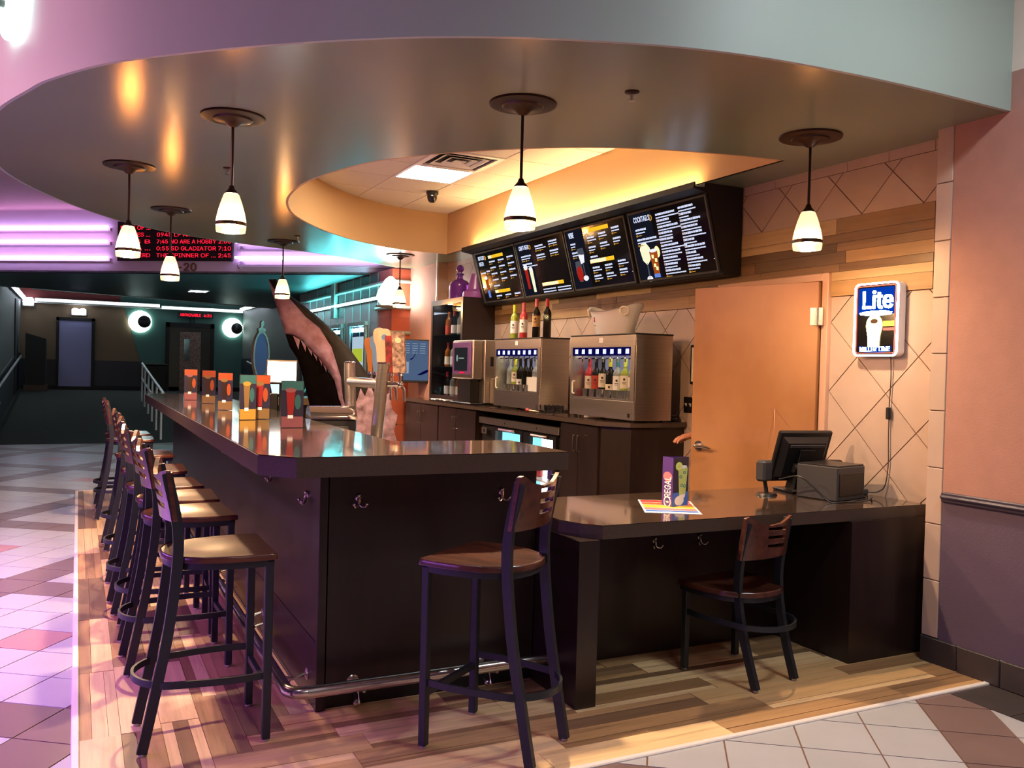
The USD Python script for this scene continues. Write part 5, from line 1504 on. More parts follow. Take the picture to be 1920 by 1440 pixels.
# ---- tablet display, beer tower and the work top inside the bar
wt = thing('inner_counter', 'low dark working counter inside the bar behind the bar top', 'counter', (1.62, 6.5, 0))
obj('body', bx(1.40, 1.86, 4.6, 9.9, .12, .88), 'espresso_black', wt)
obj('plinth', bx(1.42, 1.80, 4.62, 9.88, .004, .12), 'black_matte', wt)
obj('steel_top', bx(1.39, 1.90, 4.58, 9.92, .88, .905, .004), 'brushed_steel', wt)
tl = thing('tablet_display', 'bright white tilted tablet screen on a dark stand inside the bar', 'tablet', (1.50, 7.25, .907), math.radians(-9))
MT = frame((0, 0, .43), (1, 0, 0), (.02, .22, 1))
obj('bezel', tr(bx(-.122, .122, 0, .195, -.016, 0, .006), MT), 'brushed_steel', tl)
obj('screen', tr(bx(-.114, .114, .008, .178, 0, .002), MT), 'screen_white', tl)
obj('arm', cat(tube([(0, .02, .02), (0, .06, .3), (0, .03, .46)], .016, 10), bx(-.03, .03, .0, .05, .0, .03, .005)), 'black_plastic', tl)
obj('side_box', bx(-.09, -.02, .05, .14, 0, .34, .01), 'black_plastic', tl)
bt_ = thing('beer_tower', 'stainless steel beer tower of two leaning posts and a cross pipe with tap handles', 'beer tower', (1.75, 5.75, .907))
pn0, pn1 = np.array([1.715, 5.40, .910]), np.array([1.750, 5.36, 1.515])
pf0, pf1 = np.array([1.765, 6.10, .910]), np.array([1.750, 6.14, 1.515])
obj('post', cat(tube([pn0, pn1], .040, 24), lathe([(0, .908), (.07, .908), (.07, .915), (.05, .922), (.0, .922)], 24).apply_translation((pn0[0], pn0[1], 0))), 'brushed_steel', bt_, smooth=60)
obj('post', cat(tube([pf0, pf1], .040, 24), lathe([(0, .908), (.07, .908), (.07, .915), (.05, .922), (.0, .922)], 24).apply_translation((pf0[0], pf0[1], 0))), 'brushed_steel', bt_, smooth=60)
for p in (pn1, pf1):
    obj('post_cap', tr(lathe([(0, 0), (.041, 0), (.041, .006), (.03, .012), (0, .014)], 24), t=p - (0, 0, .002)), 'chrome', bt_)
cpa, cpb = pn0 + (pn1 - pn0) * .78, pf0 + (pf1 - pf0) * .78
obj('cross_pipe', tube([cpa, cpb], .034, 20), 'brushed_steel', bt_, smooth=60)
hk = [('handle_dark', 'dark speckled', .0), ('handle_red', 'red and dark', .0), ('handle_tan', 'tan', .0), ('handle_tan', 'tan', .0), ('handle_blue', 'blue', 0), ('handle_amber', 'amber', 0)]
for k in range(6):
    q = .03 + .165 * k * .95
    p = cpa + (cpb - cpa) * (q if k else .0)
    if k == 0:
        p = p + np.array([0.0, -.02, .0])
    d = np.array([.95, -.31, 0])
    fx_ = obj('faucet', cat(cyl(p + d * .030, p + d * .105, .016, 12), ball(p + d * .11, .022, 2), tube([p + d * .11, p + d * .135 + (0, 0, -.03), p + d * .14 + (0, 0, -.11)], [.014, .011, .009], 10), cyl(p + d * .11, p + d * .108 + (0, 0, .07), .009, 8), lathe([(0, 0), (.020, 0), (.016, .02), (0, .022)], 14).apply_translation(p + d * .108 + (0, 0, .055))), 'chrome', bt_, smooth=50)
    hb = p + d * .106 + np.array([0, 0, .075])
    hw = [.040, .034, .040, .038, .030, .034][k]
    hh = [.26, .24, .29, .30, .25, .24][k]
    lean = np.array([-.05, .0, 1.0])
    outl = Polygon(smoothline([(-.012, 0), (-hw * .55, hh * .25), (-hw * .62, hh * .55), (-hw, hh * .72), (-hw * .95, hh * .93), (0, hh), (hw * .95, hh * .93), (hw, hh * .72), (hw * .62, hh * .55), (hw * .55, hh * .25), (.012, 0)], 4)[:, :2])
    if k in (0, 1):
        outl = sbox(-hw, .0, hw, hh).buffer(-.008).buffer(.008)
    Mh = frame(hb, (.85, -.52, 0), (-.06, 0, 1))
    hm = tr(prism(outl, -.020, .020), Mh)
    h_ = obj('tap_handle', hm, hk[k][0], fx_, smooth=40, label=hk[k][1] + ' tap handle')
    if k in (0, 2): obj('tap_mark', tr(prism(ellipse(0, hh * .80, hw * .5, hh * .07, 16), .020, .0225), Mh), 'handle_blue' if hk[k][0] == 'handle_tan' else 'handle_tan', fx_, smooth=False)
ib = thing('napkin_dispenser', 'black box with a rounded shiny lid behind the bar top, before the beer tower', 'dispenser', (1.555, 5.88, .907), math.radians(-5))
obj('body', bx(-.15, .15, -.11, .11, 0, .225, .01), 'black_plastic', ib)
lid = trimesh.creation.extrude_polygon(Polygon([(.12 * math.cos(a), .085 * math.sin(a)) for a in np.linspace(0, PI, 18)]), .31, engine='earcut')
obj('lid', tr(lid, frame((-.155, 0, .225), (0, 1, 0), (0, 0, 1))), 'chrome', ib, smooth=40)
obj('slot_bar', bx(-.10, .10, -.118, -.112, .06, .18, .003), 'grey_plastic', ib)

# ---- display screen on the salmon wall
tv = thing('wall_screen', 'small blue upright advertising screen on the salmon wall beside the display case', 'screen', (3.93, 10.72, 1.29), math.radians(-16))
obj('housing', bx(-.175, .175, -.03, .05, 0, .56, .008), 'black_plastic', tv)
obj('panel', bx(-.160, .160, -.033, -.030, .03, .545), 'tv_blue', tv)
obj('bracket', bx(-.03, .12, .05, .20, .2, .36), 'black_plastic', tv)
q = random.Random(3)
obj('screen_text', cat([word_row(frame((-.15, -.033, .50 - .030 * i), (1, 0, 0), (0, 0, 1)), .10 * j, 0, .07, .010, i * 5 + j) for i in range(5) for j in range(3)]), 'tv_text', tv, smooth=False, kind='stuff')
obj('screen_swoosh', tr(prism(Polygon(smoothline([(-.08, .30), (-.03, .34), (.0, .41), (-.01, .36), (-.05, .30), (-.08, .30)], 4)[:, :2]), 0, .001), frame((0, -.033, 0), (1, 0, 0), (0, 0, 1))), 'strip_blue', tv, smooth=False)
obj('screen_swoosh', tr(prism(Polygon(smoothline([(.02, .10), (.10, .15), (.155, .17), (.155, .14), (.08, .105), (.02, .10)], 4)[:, :2]), 0, .001), frame((0, -.033, 0), (1, 0, 0), (0, 0, 1))), 'strip_blue', tv, smooth=False)
obj('screen_glow', bx(-.155, -.09, -.034, -.033, .12, .27), 'tv_text', tv)
obj('status_light', bx(.172, .180, -.034, -.02, .04, .06), 'status_green', tv)


# ---- shark standee behind the far end of the bar
def inflate(poly, thick, step, rim=.03):
    """a rounded solid over an outline: thick in the middle, thin at its edge"""
    from scipy.spatial import Delaunay
    from shapely import points, contains, distance
    x0, y0, x1, y1 = poly.bounds
    gx, gy = np.meshgrid(np.arange(x0, x1, step), np.arange(y0, y1, step))
    g = np.c_[gx.ravel(), gy.ravel()] + nrnd.uniform(-.15, .15, (gx.size, 2)) * step
    g = g[contains(poly.buffer(-step * .4), points(g))]
    L = poly.exterior.length
    b = np.array([poly.exterior.interpolate(s).coords[0] for s in np.arange(0, L, step * .6)])
    b = np.vstack([b, np.array(poly.exterior.coords)[:-1]])
    P = np.unique(np.round(np.vstack([g, b]), 5), axis=0)
    tri = Delaunay(P).simplices
    tri = tri[contains(poly.buffer(1e-4), points(P[tri].mean(1)))]
    d = distance(poly.exterior, points(P))
    z = thick * np.sqrt(np.clip(1 - (1 - np.clip(d / (thick * 1.6), 0, 1)) ** 2, 0, 1))
    z += .02 * (meshkit.noise(np.c_[P * 9, np.zeros(len(P))]) - .5) * (d > .01)
    va, vb = np.c_[P, z + rim], np.c_[P, np.full(len(P), -rim)]
    n_ = len(P)
    a, c, e = P[tri[:, 0]], P[tri[:, 1]], P[tri[:, 2]]
    fl_ = (c[:, 0] - a[:, 0]) * (e[:, 1] - a[:, 1]) - (c[:, 1] - a[:, 1]) * (e[:, 0] - a[:, 0]) < 0
    tri[fl_] = tri[fl_][:, ::-1]
    E = np.sort(np.vstack([tri[:, [0, 1]], tri[:, [1, 2]], tri[:, [2, 0]]]), axis=1)
    uq, ct = np.unique(E, axis=0, return_counts=True)
    be = uq[ct == 1]
    F = [tri, tri[:, ::-1] + n_]
    side = [(i, j, n_ + j) for i, j in be] + [(i, n_ + j, n_ + i) for i, j in be]
    m = trimesh.Trimesh(np.vstack([va, vb]), np.vstack(F + [np.array(side)]), process=False)
    trimesh.repair.fix_normals(m)
    return m


sx, sy = 2.90, 10.72
SMo = frame((sx, sy, 0), (math.cos(math.radians(16)), -math.sin(math.radians(16)), 0), (0, 0, 1))   # x to the right, y up, z towards the bar


def S(px, py):
    """outline measured from the nose of the display, in metres"""
    return ((px - 633) * .00672, 1.5 - (py - (664 + .026 * (px - 141))) * .00672 + .026 * 0)


sk = thing('shark_display', 'large brown and pink shark head display rising from splashing water, jaws open', 'shark display', (sx, sy, 0))
back_ = [(507, 522), (520, 521), (548, 552), (575, 572), (600, 593), (617, 608), (637, 627), (650, 642), (660, 655), (677, 678), (692, 700), (720, 740), (745, 790), (680, 800), (640, 760), (608, 640), (575, 600), (540, 575), (515, 545)]
belly = [(507, 522), (518, 540), (548, 560), (575, 590), (600, 610), (622, 645), (640, 700), (645, 740), (655, 770), (640, 760), (634, 735), (627, 705), (617, 687), (607, 677), (600, 665), (593, 660), (589, 655), (583, 648), (577, 646), (573, 636), (566, 632), (556, 626), (548, 624), (540, 622), (530, 592), (520, 563)]
mouth = [(540, 622), (556, 624), (566, 632), (580, 646), (600, 664), (612, 682), (628, 706), (636, 735), (648, 768), (660, 800), (610, 810), (590, 770), (573, 700), (562, 666), (548, 645)]
obj('back', tr(inflate(Polygon([S(*p) for p in back_]), .11, .045), SMo), 'shark_back', sk, smooth=60)
obj('belly', tr(tr(inflate(Polygon([S(*p) for p in belly]), .07, .04), t=(0, 0, .10)), SMo), 'shark_belly', sk, smooth=60)
obj('mouth', tr(tr(inflate(Polygon([S(*p) for p in mouth]), .03, .05), t=(0, 0, .13)), SMo), 'shark_mouth', sk, smooth=60)
for (a, b, c) in (((554, 625), (566, 632), (564, 650)), ((567, 632), (577, 643), (577, 655)), ((579, 645), (588, 653), (588, 662)), ((589, 655), (597, 663), (597, 671)), ((599, 664), (606, 673), (606, 680)), ((608, 677), (614, 684), (614, 691))):
    P = Polygon([S(*a), S(*b), S(*c)])
    obj('tooth', tr(trimesh.convex.convex_hull(np.array([(*S(*a), .22), (*S(*b), .22), (*S(*a), .16), (*S(*b), .16), (*S(*c), .20)])), SMo), 'shark_belly', sk, smooth=False)
spl = [(612, 810), (622, 800), (616, 786), (628, 782), (630, 770), (640, 778), (648, 765), (655, 780), (660, 760), (670, 742), (676, 720), (684, 735), (692, 712), (700, 730), (712, 716), (716, 740), (728, 728), (734, 760), (744, 770), (738, 800), (748, 830), (745, 900), (620, 900)]
P = Polygon([S(*p) for p in spl])
x0_, y0_, x1_, y1_ = P.bounds
P = P.union(sbox(x0_ + .05, 0.004, x1_ - .02, y0_ + .2)).buffer(0)
obj('splash', tr(tr(prism(P, 0, .05), t=(0, 0, .20)), SMo), 'splash', sk, smooth=False)
obj('stand', tr(cat(bx(-.45, .6, .004, .05, -.3, .3), bx(.1, .5, .05, .9, -.05, .0)), SMo), 'black_matte', sk)

# ---- oval mirror display
mr = thing('oval_mirror', 'tall ornate oval mirror on a slim stand before the grey wall, left of the shark', 'mirror', (2.75, 15.0, 0), math.radians(38))
ov = ellipse(0, 1.62, .20, .41, 40)
Mo = frame((0, 0, 0), (1, 0, 0), (0, 0, 1))
obj('frame', tr(prism(ov.difference(ellipse(0, 1.62, .165, .37, 40)), -.03, .02), Mo), 'gold_frame', mr, smooth=40)
obj('glass', tr(prism(ellipse(0, 1.62, .168, .373, 40), -.02, .004), Mo), 'mirror_lilac', mr, smooth=False)
obj('crest', tr(prism(Polygon(smoothline([(-.07, 2.0), (-.09, 2.06), (-.03, 2.09), (-.02, 2.17), (.03, 2.2), (.05, 2.14), (.02, 2.09), (.09, 2.06), (.07, 2.0)], 4)[:, :2]), -.02, .02), Mo), 'gold_frame', mr, smooth=40)
obj('foot', tr(cat(prism(Polygon(smoothline([(-.12, 1.27), (-.16, 1.18), (-.07, 1.14), (-.05, 1.0), (.05, 1.0), (.07, 1.14), (.16, 1.18), (.12, 1.27)], 4)[:, :2]), -.02, .02), prism(sbox(-.04, .03, .04, 1.02), -.02, .02)), Mo), 'gold_frame', mr, smooth=40)
obj('base', tr(prism(ellipse(0, 0, .22, .16, 24), .003, .035)), 'gold_frame', mr)

# ---- far concession desk behind the bar with a lit screen
cd = thing('far_desk', 'brown desk far behind the bar, left of the splash', 'desk', (2.75, 12.3, 0), math.radians(20))
obj('top', bx(-.5, .5, -.3, .3, .93, 1.03, .006), 'corridor_brown', cd)
obj('body', bx(-.46, .46, -.25, .28, .004, .93), 'espresso_black', cd)
ds = thing('desk_screen', 'small glowing screen on the far brown desk', 'screen', (2.52, 12.35, 1.031), math.radians(20))
obj('stand', bx(-.03, .03, 0, .05, 0, .04), 'black_plastic', ds)
obj('panel', tr(bx(-.10, .06, .02, .16, 0, .012), frame((0, 0, .02), (1, 0, 0), (0, .4, 1))), 'poster_white', ds)
df = thing('desk_figure', 'small bright blue ornament on the far brown desk', 'ornament', (2.78, 12.2, 1.031), 0.1)
obj('stem', cat(cyl((0, 0, 0), (0, 0, .17), .018, 8), lathe([(0, 0), (.06, 0), (.05, .03), (0, .04)], 12)), 'cyan_plastic', df)
obj('arm', tube([(0, 0, .06), (.06, 0, .08), (.09, 0, .12)], .016, 8), 'cyan_plastic', df)
for k, (y0, y1) in enumerate(((12.55, 13.42), (13.85, 14.65))):
    po = thing('film_poster', ['bright white and yellow film poster in the right box office window', 'dim film poster in the left box office window'][k], 'poster', (3.81, (y0 + y1) / 2, 1.2))
    x_ = 3.818
    obj('sheet', bx(x_, x_ + .004, y0 + .14, y1 - .14, 1.12, 1.93), 'poster_white' if k == 0 else 'screen_navy', po)
    if k == 0:
        obj('yellow_field', bx(x_ - .003, x_, y0 + .17, y1 - .17, 1.55, 1.75), 'poster_yellow', po)
        obj('blue_field', bx(x_ - .003, x_, y0 + .17, y1 - .17, 1.15, 1.50), 'poster_blue', po)

# ---- neon and sconces
for k, (z, l) in enumerate(((3.525, 'upper'), (3.31, 'middle'), (3.055, 'lower'))):
    t = thing('neon_tube', '%s of the three pink and violet neon tubes left of the red sign' % l, 'neon', on_fascia(-2.2, z, .05), group='neon tubes left of the red sign')
    obj('tube', tube([on_fascia(-5.5, z, .07), on_fascia(1.93, z, .07)], .022, 10), 'neon_violet' if k != 1 else 'neon_pink', t, smooth=60)
    obj('channel', tr(cat(tube([on_fascia(-5.5, z - .03, .015), on_fascia(1.95, z - .03, .015)], 0, rect=(.03, .05)))), 'fascia_white', t)
for k, (z, l) in enumerate(((3.06, 'lower'), (3.29, 'upper'))):
    t = thing('neon_tube', '%s violet neon tube right of the red sign' % l, 'neon', on_fascia(4.6, z, .05), group='neon tubes right of the red sign')
    if k == 0:
        obj('tube', tube([on_fascia(4.06, z, .07), on_fascia(6.3, z, .07)], .024, 10), 'neon_violet', t, smooth=60)
    else:
        obj('tube', tube([on_fascia(4.06, z, .07), on_fascia(6.4, z, .07)], .016, 10), 'neon_violet', t, smooth=60)
    obj('channel', tube([on_fascia(4.10, z - .12, .03), on_fascia(6.6, z - .12, .03)], 0, rect=(.05, .035)), 'fascia_white', t)
    obj('scroll', tube([on_fascia(4.10 + .05 * math.cos(a) + .04, z - .10 + .05 * math.sin(a), .03) for a in np.linspace(-PI * .5, -PI * 1.7, 10)], .018, 8), 'fascia_white', t)
cy = thing('neon_tube', 'cyan neon tube running along the dark panel wall behind the shark', 'neon', (3.8, 13.5, 2.46))
obj('tube', cyl((3.77, 11.72, 2.455), (3.77, 16.2, 2.455), .016, 10), 'neon_cyan', cy)
obj('channel', bx(3.785, 3.83, 11.7, 16.2, 2.43, 2.48), 'moulding_grey', cy)
for nm, p0, p1, l in (('a', (-1.0, 25.80, 2.98), (2.0, 25.80, 2.98), 'white neon tube on the left part of the corridor end wall'), ('b', (2.05, 25.80, 2.94), (4.2, 25.80, 2.94), 'white neon tube on the right part of the corridor end wall'),
                      ('c', (-1.22, 19.7, 2.99), (-1.22, 25.6, 2.99), 'white neon tube along the left corridor wall'), ('d', (4.12, 22.2, 2.99), (4.12, 25.6, 2.99), 'white neon tube along the right corridor wall')):
    t = thing('neon_tube', l, 'neon', ((p0[0] + p1[0]) / 2, (p0[1] + p1[1]) / 2, 2.9), group='white neon of the corridor')
    obj('tube', cyl(p0, p1, .035, 10), 'neon_white', t)
    o = np.array([0, .045, 0]) if p0[1] == p1[1] else np.array([-.07 if p0[0] < 0 else .08, 0, 0])
    obj('channel', tube([np.array(p0) + o, np.array(p1) + o], 0, rect=(.05, .09)), 'moulding_grey', t)
cg = thing('corner_glow_lamp', 'bright white lamp in the left corner where the corridor neon tubes meet', 'lamp', (-1.05, 25.7, 2.8))
obj('diffuser', bx(-1.27, -1.03, 25.70, 25.82, 2.82, 3.02, .03), 'neon_white', cg)
obj('back_plate', bx(-1.29, -1.02, 25.82, 25.89, 2.80, 2.895, .01), 'moulding_grey', cg)


def sconce(label, c, n_, rad, glow, cap, group=None, capc='black_plastic', off=(0, 0)):
    t = thing('wall_sconce', label, 'sconce', c, group=group)
    n_ = np.array(n_, float) / np.linalg.norm(n_)
    e = np.cross((0, 0, 1), n_)
    M = frame(c, e, (0, 0, 1))
    obj('glow_ring', tr(lathe([(0, .02), (rad, .02), (rad, .05), (rad * .8, .07), (0, .07)], 32), M), glow, t, smooth=40)
    obj('back_plate', tr(lathe([(0, 0), (rad * .7, 0), (rad * .7, .02), (0, .02)], 24), M), 'moulding_grey', t)
    if cap:
        obj('cap', tr(tr(lathe([(0, .10), (cap, .10), (cap * .95, .14), (cap * .5, .17), (0, .175)], 28), t=(off[0], off[1], 0)), M), capc, t, smooth=40)
    return t


sconce('round white sconce with dark cap on the green wall, left of the dark door', (1.52, Y2 - .02, 2.53), (0, -1, 0), .30, 'sconce_glow', .17, 'round sconces on the green wall', off=(.10, 0))
sconce('round white sconce with dark cap on the green wall, right of the dark door', (3.95, Y2 - .02, 2.47), (0, -1, 0), .28, 'sconce_glow', .16, 'round sconces on the green wall', off=(.11, -.02))
ps_ = thing('pilaster_sconce', 'brilliant white ruffled glass sconce on the orange corner pilaster', 'sconce', (3.80, 11.36, 2.30))
ruff = lathe([(0, 0), (.10, 0), (.15, .05), (.17, .12), (.15, .20), (.11, .27), (.07, .34), (.03, .38), (0, .39)], 28)
v = ruff.vertices.copy()
a = np.arctan2(v[:, 1], v[:, 0])
v[:, :2] *= (1 + .10 * np.cos(7 * a))[:, None]
ruff.vertices = v
obj('shade', tr(ruff, t=(3.74, 11.24, 2.31)), 'pilaster_glow', ps_, smooth=60)
obj('bracket', cat(cyl((3.80, 11.36, 2.30), (3.74, 11.24, 2.31), .03, 10), tr(lathe([(0, 2.285), (.19, 2.285), (.20, 2.30), (0, 2.31)], 24), t=(3.74, 11.24, 0))), 'moulding_grey', ps_)
# the sconce on the fascia at the upper left
fs = thing('fascia_sconce', 'round white sconce with a dark disc cap, at the upper left on the soffit fascia', 'sconce', (-.40, 5.1, 3.0))
nn = np.array([-.93, -.37, 0])
M = frame(np.array([-.305, 5.15, 3.27]), np.cross((0, 0, 1), nn), (0, 0, 1))
obj('glow_disc', tr(lathe([(0, .01), (.17, .01), (.17, .03), (.12, .05), (0, .06)], 32), M), 'sconce_glow', fs, smooth=40)
obj('cap', tr(lathe([(0, .13), (.15, .13), (.155, .14), (.13, .165), (0, .18)], 32), M), 'black_plastic', fs, smooth=40)
obj('stem', tr(cyl((0, 0, .05), (0, 0, .14), .02), M), 'black_plastic', fs)

# ---- red message sign and numbers on the lilac fascia
lr = thing('message_sign', 'red scrolling text sign on the lilac fascia between the neon tubes', 'sign', on_fascia(3.0, 3.01, .05))
s0_, s1_ = 2.09, 4.0
ML = frame(on_fascia(s0_, 3.01, .055), (fd[0], fd[1], 0), (0, 0, 1))
obj('housing', tr(bx(0, s1_ - s0_, 0, .60, -.05, .0, .006), ML), 'black_matte', lr)
lines = [(.055, 'BLUEBIRD', 'THE SPINNER OF ...', '2:45'), (.160, 'DORA ...', '0:55 SD GLADIATOR', '7:10'), (.265, "IT'S B", '7:45 NO ARE A HOBBY', '2:00'), (.370, 'SCORES ...', '0945 LP AMERICA...', '1:15'), (.475, 'BABY OF ...', '7:15 ABOMINABLE', '4:30')]
for z, a, b, c in lines:
    for s_, x_, w_ in ((a, .05, .50), (b, .66, .98), (c, 1.68, .20)):
        obj('text_line', text(s_, .058, ML @ trimesh.transformations.translation_matrix([x_, z, .001]), .003, False, width=w_), 'led_red', lr, smooth=False)
nb = thing('screen_numbers', 'bronze numbers for the far auditoriums under the red message sign', 'sign', on_fascia(3.1, 2.85, .02))
obj('number', text('11-20', .115, frame(on_fascia(2.82, 2.865, .002), (fd[0], fd[1], 0), (0, 0, 1)), .02, True, width=.56), 'number_bronze', nb, smooth=False)
rsg = thing('door_sign', 'small red lit text strip above the dark corridor door', 'sign', (2.95, Y2 - .1, 2.76))
obj('housing', bx(2.50, 3.42, Y2 - .10, Y2 - .01, 2.70, 2.84), 'black_matte', rsg)
obj('text_line', text('ABOMINABLE', .075, frame((2.53, Y2 - .102, 2.735), (1, 0, 0), (0, 0, 1)), .004, True, width=.55), 'led_red', rsg, smooth=False)
obj('text_line', text('4:30', .075, frame((3.15, Y2 - .102, 2.735), (1, 0, 0), (0, 0, 1)), .004, True, width=.22), 'led_red', rsg, smooth=False)
n11 = top('door_number', text('11', .12, frame((2.76, Y2 - .03, 2.57), (1, 0, 0), (0, 0, 1)), .02, True, width=.17), 'black_matte', 'black number above the dark corridor door', 'number')
eml = thing('emergency_light', 'twin headed emergency lamp glowing above the lavender door', 'lamp', (.02, Y2 - .1, 2.62))
obj('case', bx(-.16, .20, Y2 - .07, Y2, 2.62, 2.80, .01), 'white_plastic', eml)
for x in (-.07, .11):
    obj('lamp_head', ball((x, Y2 - .11, 2.73), .085, 2, (1, .8, 1)), 'neon_white', eml)
dl = thing('downlight', 'small square white downlight in the low corridor ceiling', 'light', (2.0, 17.6, 2.81))
obj('frame', bx(1.86, 2.22, 17.35, 17.85, 2.820, 2.829), 'white_plastic', dl)
obj('diffuser', bx(1.89, 2.19, 17.38, 17.82, 2.817, 2.821), 'lamp_white', dl)


# ---- handrails, far counter and boxes
def rail(name, label, pts, posts, lower=None, mat='white_plastic', rad=.028):
    t = thing(name, label, 'handrail', (pts[0][0], pts[0][1], 0))
    obj('top_rail', tube(smoothline(pts, 3), rad, 10), mat, t, smooth=60)
    if lower:
        obj('lower_rail', tube(smoothline(lower, 3), rad * .8, 10), mat, t, smooth=60)
    for (x, y, z) in posts:
        obj('post', cyl((x, y, slope(y) + .004), (x, y, z), rad * .75, 8), mat, t)
    return t


rz_ = lambda y: slope(y) + .90
rail('ramp_rail', 'white double handrail standing in the middle of the corridor ramp', [(1.40, 17.0, rz_(17.0)), (1.40, 19, rz_(19)), (1.40, 21, rz_(21)), (1.40, 22.8, rz_(22.8))], [(1.40, y, rz_(y)) for y in (17.3, 18.4, 19.5, 20.6, 21.7, 22.7)], [(1.40, 17.1, rz_(17.1) - .35), (1.40, 20, rz_(20) - .35), (1.40, 22.8, rz_(22.8) - .35)])
for s_, x_, l in ((1, -1.24, 'grey handrail on the left corridor wall'), (-1, 4.15, 'grey handrail on the right corridor wall')):
    t = thing('wall_handrail', l, 'handrail', (x_, 20, 0))
    obj('rail', tube([(x_, 17.4, slope(17.4) + .86), (x_, 21, slope(21) + .86), (x_, 24.6, slope(24.6) + .86)], .026, 10), 'moulding_grey', t)
    for y in (18, 20, 22, 24):
        obj('bracket', cyl((x_, y, slope(y) + .84), (x_ - s_ * .08, y, slope(y) + .80), .012, 6), 'moulding_grey', t)
fc = thing('concession_counter', 'purple counter with a light top at the far left edge', 'counter', (-1.9, 13.6, 0))
obj('body', bx(-2.9, -1.0, 13.25, 13.85, .15, .83), 'purple_laminate', fc)
obj('plinth', bx(-2.9, -1.06, 13.31, 13.8, .004, .15), 'black_matte', fc)
obj('top', bx(-2.92, -.94, 13.20, 13.9, .83, .87, .006), 'strip_white', fc)
top('cloth_bundle', ball((-1.19, 13.5, .945), .10, 2, (1.2, 1, .7)), 'towel', 'pale pink bundle on the purple counter at the left edge', 'bundle')
dc = thing('usher_stand', 'dark slant topped usher stand by the left corridor wall before the lavender door', 'stand', (-.95, 24.9, .65))
obj('body', trimesh.convex.convex_hull(np.array([(x, y, z) for y in (24.6, 25.3) for x, z in ((-1.15, .66), (-.70, .66), (-.70, 1.95), (-1.15, 2.08))])), 'black_matte', dc, smooth=False)
obj('base', bx(-1.18, -.66, 24.55, 25.35, .652, .80), 'black_plastic', dc)
dt = thing('waste_bin', 'dark low bin by the green wall, left of the dark corridor door', 'bin', (1.95, 25.6, .65))
obj('body', bx(1.66, 2.16, 25.35, 25.85, .655, 1.35, .02), 'black_matte', dt)
obj('lid', bx(1.64, 2.18, 25.33, 25.87, 1.35, 1.40, .02), 'black_plastic', dt)


# ---- person behind the open door: only the hand shows past the door edge
def hull_chain(chain):
    """one continuous body: the hulls of the balls at the two ends of every bone"""
    parts = []
    for a, ra, b, rb in chain:
        A_ = m3.Manifold.sphere(ra, 20).translate(tuple(map(float, a)))
        B_ = m3.Manifold.sphere(rb, 20).translate(tuple(map(float, b)))
        parts.append(m3.Manifold.batch_hull([A_, B_]))
    m = m3.Manifold.batch_boolean(parts, m3.OpType.Add)
    return m


def smoothed(m, L, it=8):
    m = m.refine_to_length(L)
    me = m.to_mesh()
    t = trimesh.Trimesh(me.vert_properties[:, :3], me.tri_verts, process=False)
    t.merge_vertices()
    trimesh.smoothing.filter_taubin(t, iterations=it)
    return t


per = thing('person', 'person in black behind the open door, only the reaching hand visible', 'person', (4.62, 4.72, 0))
bxp, byp = 4.62, 4.72
sh = np.array([bxp - .12, byp + .15, 1.40]); el = np.array([4.30, 4.985, 1.13]); wr_ = np.array([4.045, 5.115, 1.055])
hd_ = (wr_ - el) / np.linalg.norm(wr_ - el)
E3 = lambda x, y, z: np.array([bxp + x, byp + y, z])
body = [(E3(0, -.08, .95), .15, E3(0, .08, .95), .15), (E3(0, 0, .98), .15, E3(0, 0, 1.18), .135), (E3(0, -.06, 1.18), .12, E3(0, -.10, 1.36), .11), (E3(0, .06, 1.18), .12, E3(0, .10, 1.36), .11), (E3(0, -.12, 1.40), .07, E3(-.02, .12, 1.40), .07), (E3(0, 0, 1.40), .07, E3(-.02, 0, 1.50), .055),
        (E3(0, -.17, 1.40), .06, E3(.03, -.22, 1.12), .045), (E3(.03, -.22, 1.12), .042, E3(-.05, -.22, .88), .033), (sh, .06, el, .046), (el, .043, wr_, .030),
        (E3(0, -.09, .93), .095, E3(.0, -.10, .50), .065), (E3(0, .09, .93), .095, E3(.0, .10, .50), .065), (E3(0, -.10, .50), .062, E3(.02, -.11, .10), .045), (E3(0, .10, .50), .062, E3(.02, .11, .10), .045), (E3(.02, -.11, .05), .042, E3(-.14, -.12, .04), .036), (E3(.02, .11, .05), .042, E3(-.14, .12, .04), .036)]
obj('body', smoothed(hull_chain(body), .02), 'skin', per, smooth=True)
tors = [(E3(0, -.08, .97), .158, E3(0, .08, .97), .158), (E3(0, 0, .98), .158, E3(0, 0, 1.18), .145), (E3(0, -.06, 1.18), .13, E3(0, -.10, 1.36), .12), (E3(0, .06, 1.18), .13, E3(0, .10, 1.36), .12), (E3(0, -.12, 1.40), .078, E3(-.02, .12, 1.40), .078), (E3(0, -.17, 1.40), .068, E3(.03, -.21, 1.20), .056), (sh, .068, sh + (el - sh) * .6, .058)]
obj('shirt', smoothed(hull_chain(tors), .025), 'shirt_black', per, smooth=True)
legs = [(E3(0, -.07, .95), .155, E3(0, .07, .95), .155), (E3(0, -.09, .93), .104, E3(0, -.10, .50), .075), (E3(0, .09, .93), .104, E3(0, .10, .50), .075), (E3(0, -.10, .50), .072, E3(.02, -.11, .09), .060), (E3(0, .10, .50), .072, E3(.02, .11, .09), .060)]
obj('trousers', smoothed(hull_chain(legs), .025), 'trousers', per, smooth=True)
head = ball((0, 0, 0), .105, 3, (.92, .78, 1.12))
v = head.vertices.copy()
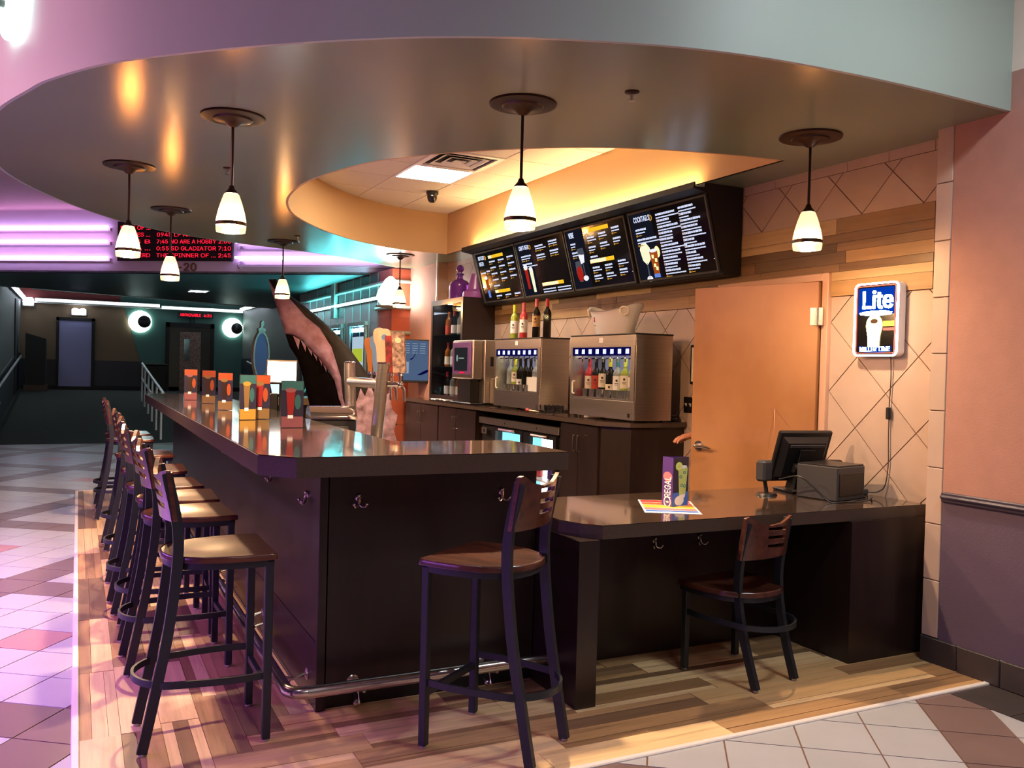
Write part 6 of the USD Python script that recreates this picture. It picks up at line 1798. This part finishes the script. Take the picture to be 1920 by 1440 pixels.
v[:, 0] -= np.where(v[:, 0] < 0, .012 * np.exp(-((v[:, 1] / .018) ** 2 + ((v[:, 2] + .01) / .03) ** 2)) * 1.8, 0)
v[:, 1] *= 1 - .22 * np.clip(-v[:, 2] / .11, 0, 1)
head.vertices = v
hc = np.array([bxp - .02, byp, 1.615])
obj('head', tr(cat(head, ball((0, .082, 0), .022, 2, (.7, .35, 1.2)), ball((0, -.082, 0), .022, 2, (.7, .35, 1.2))), t=hc), 'skin', per, smooth=True)
for s_ in (-1, 1):
    obj('eye', ball(hc + (-.086, s_ * .032, .012), .011, 2), 'white_plastic', per)
obj('mouth', ball(hc + (-.088, 0, -.050), .018, 2, (.4, 1.2, .3)), 'print_red', per)
hair = ball((0, 0, 0), .113, 3, (.92, .80, 1.08))
hair = hair.slice_plane((-.035, 0, .02), (.8, 0, .6), cap=True, engine='earcut') if False else trimesh.convex.convex_hull(hair.vertices[(hair.vertices[:, 0] * .8 + hair.vertices[:, 2] * .6) > .0])
obj('hair', tr(hair, t=hc + (.004, 0, .008)), 'hair_brown', per, smooth=True)
# hand: palm and five curled fingers pointing along the forearm
side = np.cross(hd_, (0, 0, 1)); side /= np.linalg.norm(side)
upv = np.cross(side, hd_)
HP = lambda a, b, c: wr_ + hd_ * a + side * b + upv * c
ch = [(HP(-.01, 0, 0), .027, HP(.03, 0, 0), .026)]
for q, (b, l, c) in enumerate(((.030, .066, .006), (.010, .074, .010), (-.010, .070, .007), (-.028, .056, 0))):
    ch += [(HP(.015, b * .5, c * .5), .019, HP(.085, b, c), .0125)]
    k1 = HP(.085 + l * .45, b * 1.02, c - .004); k2 = HP(.085 + l * .78, b, c - .013); k3 = HP(.085 + l * .98, b * .98, c - .026)
    ch += [(HP(.085, b, c), .0100, k1, .0090), (k1, .0090, k2, .0082), (k2, .0082, k3, .0070)]
ch += [(HP(.02, .024, -.006), .0145, HP(.055, .046, -.020), .0115), (HP(.055, .046, -.020), .0110, HP(.088, .046, -.030), .0090), (HP(.088, .046, -.030), .0090, HP(.108, .038, -.034), .0075)]
obj('hand', smoothed(hull_chain(ch), .005, 6), 'skin', per, smooth=True)
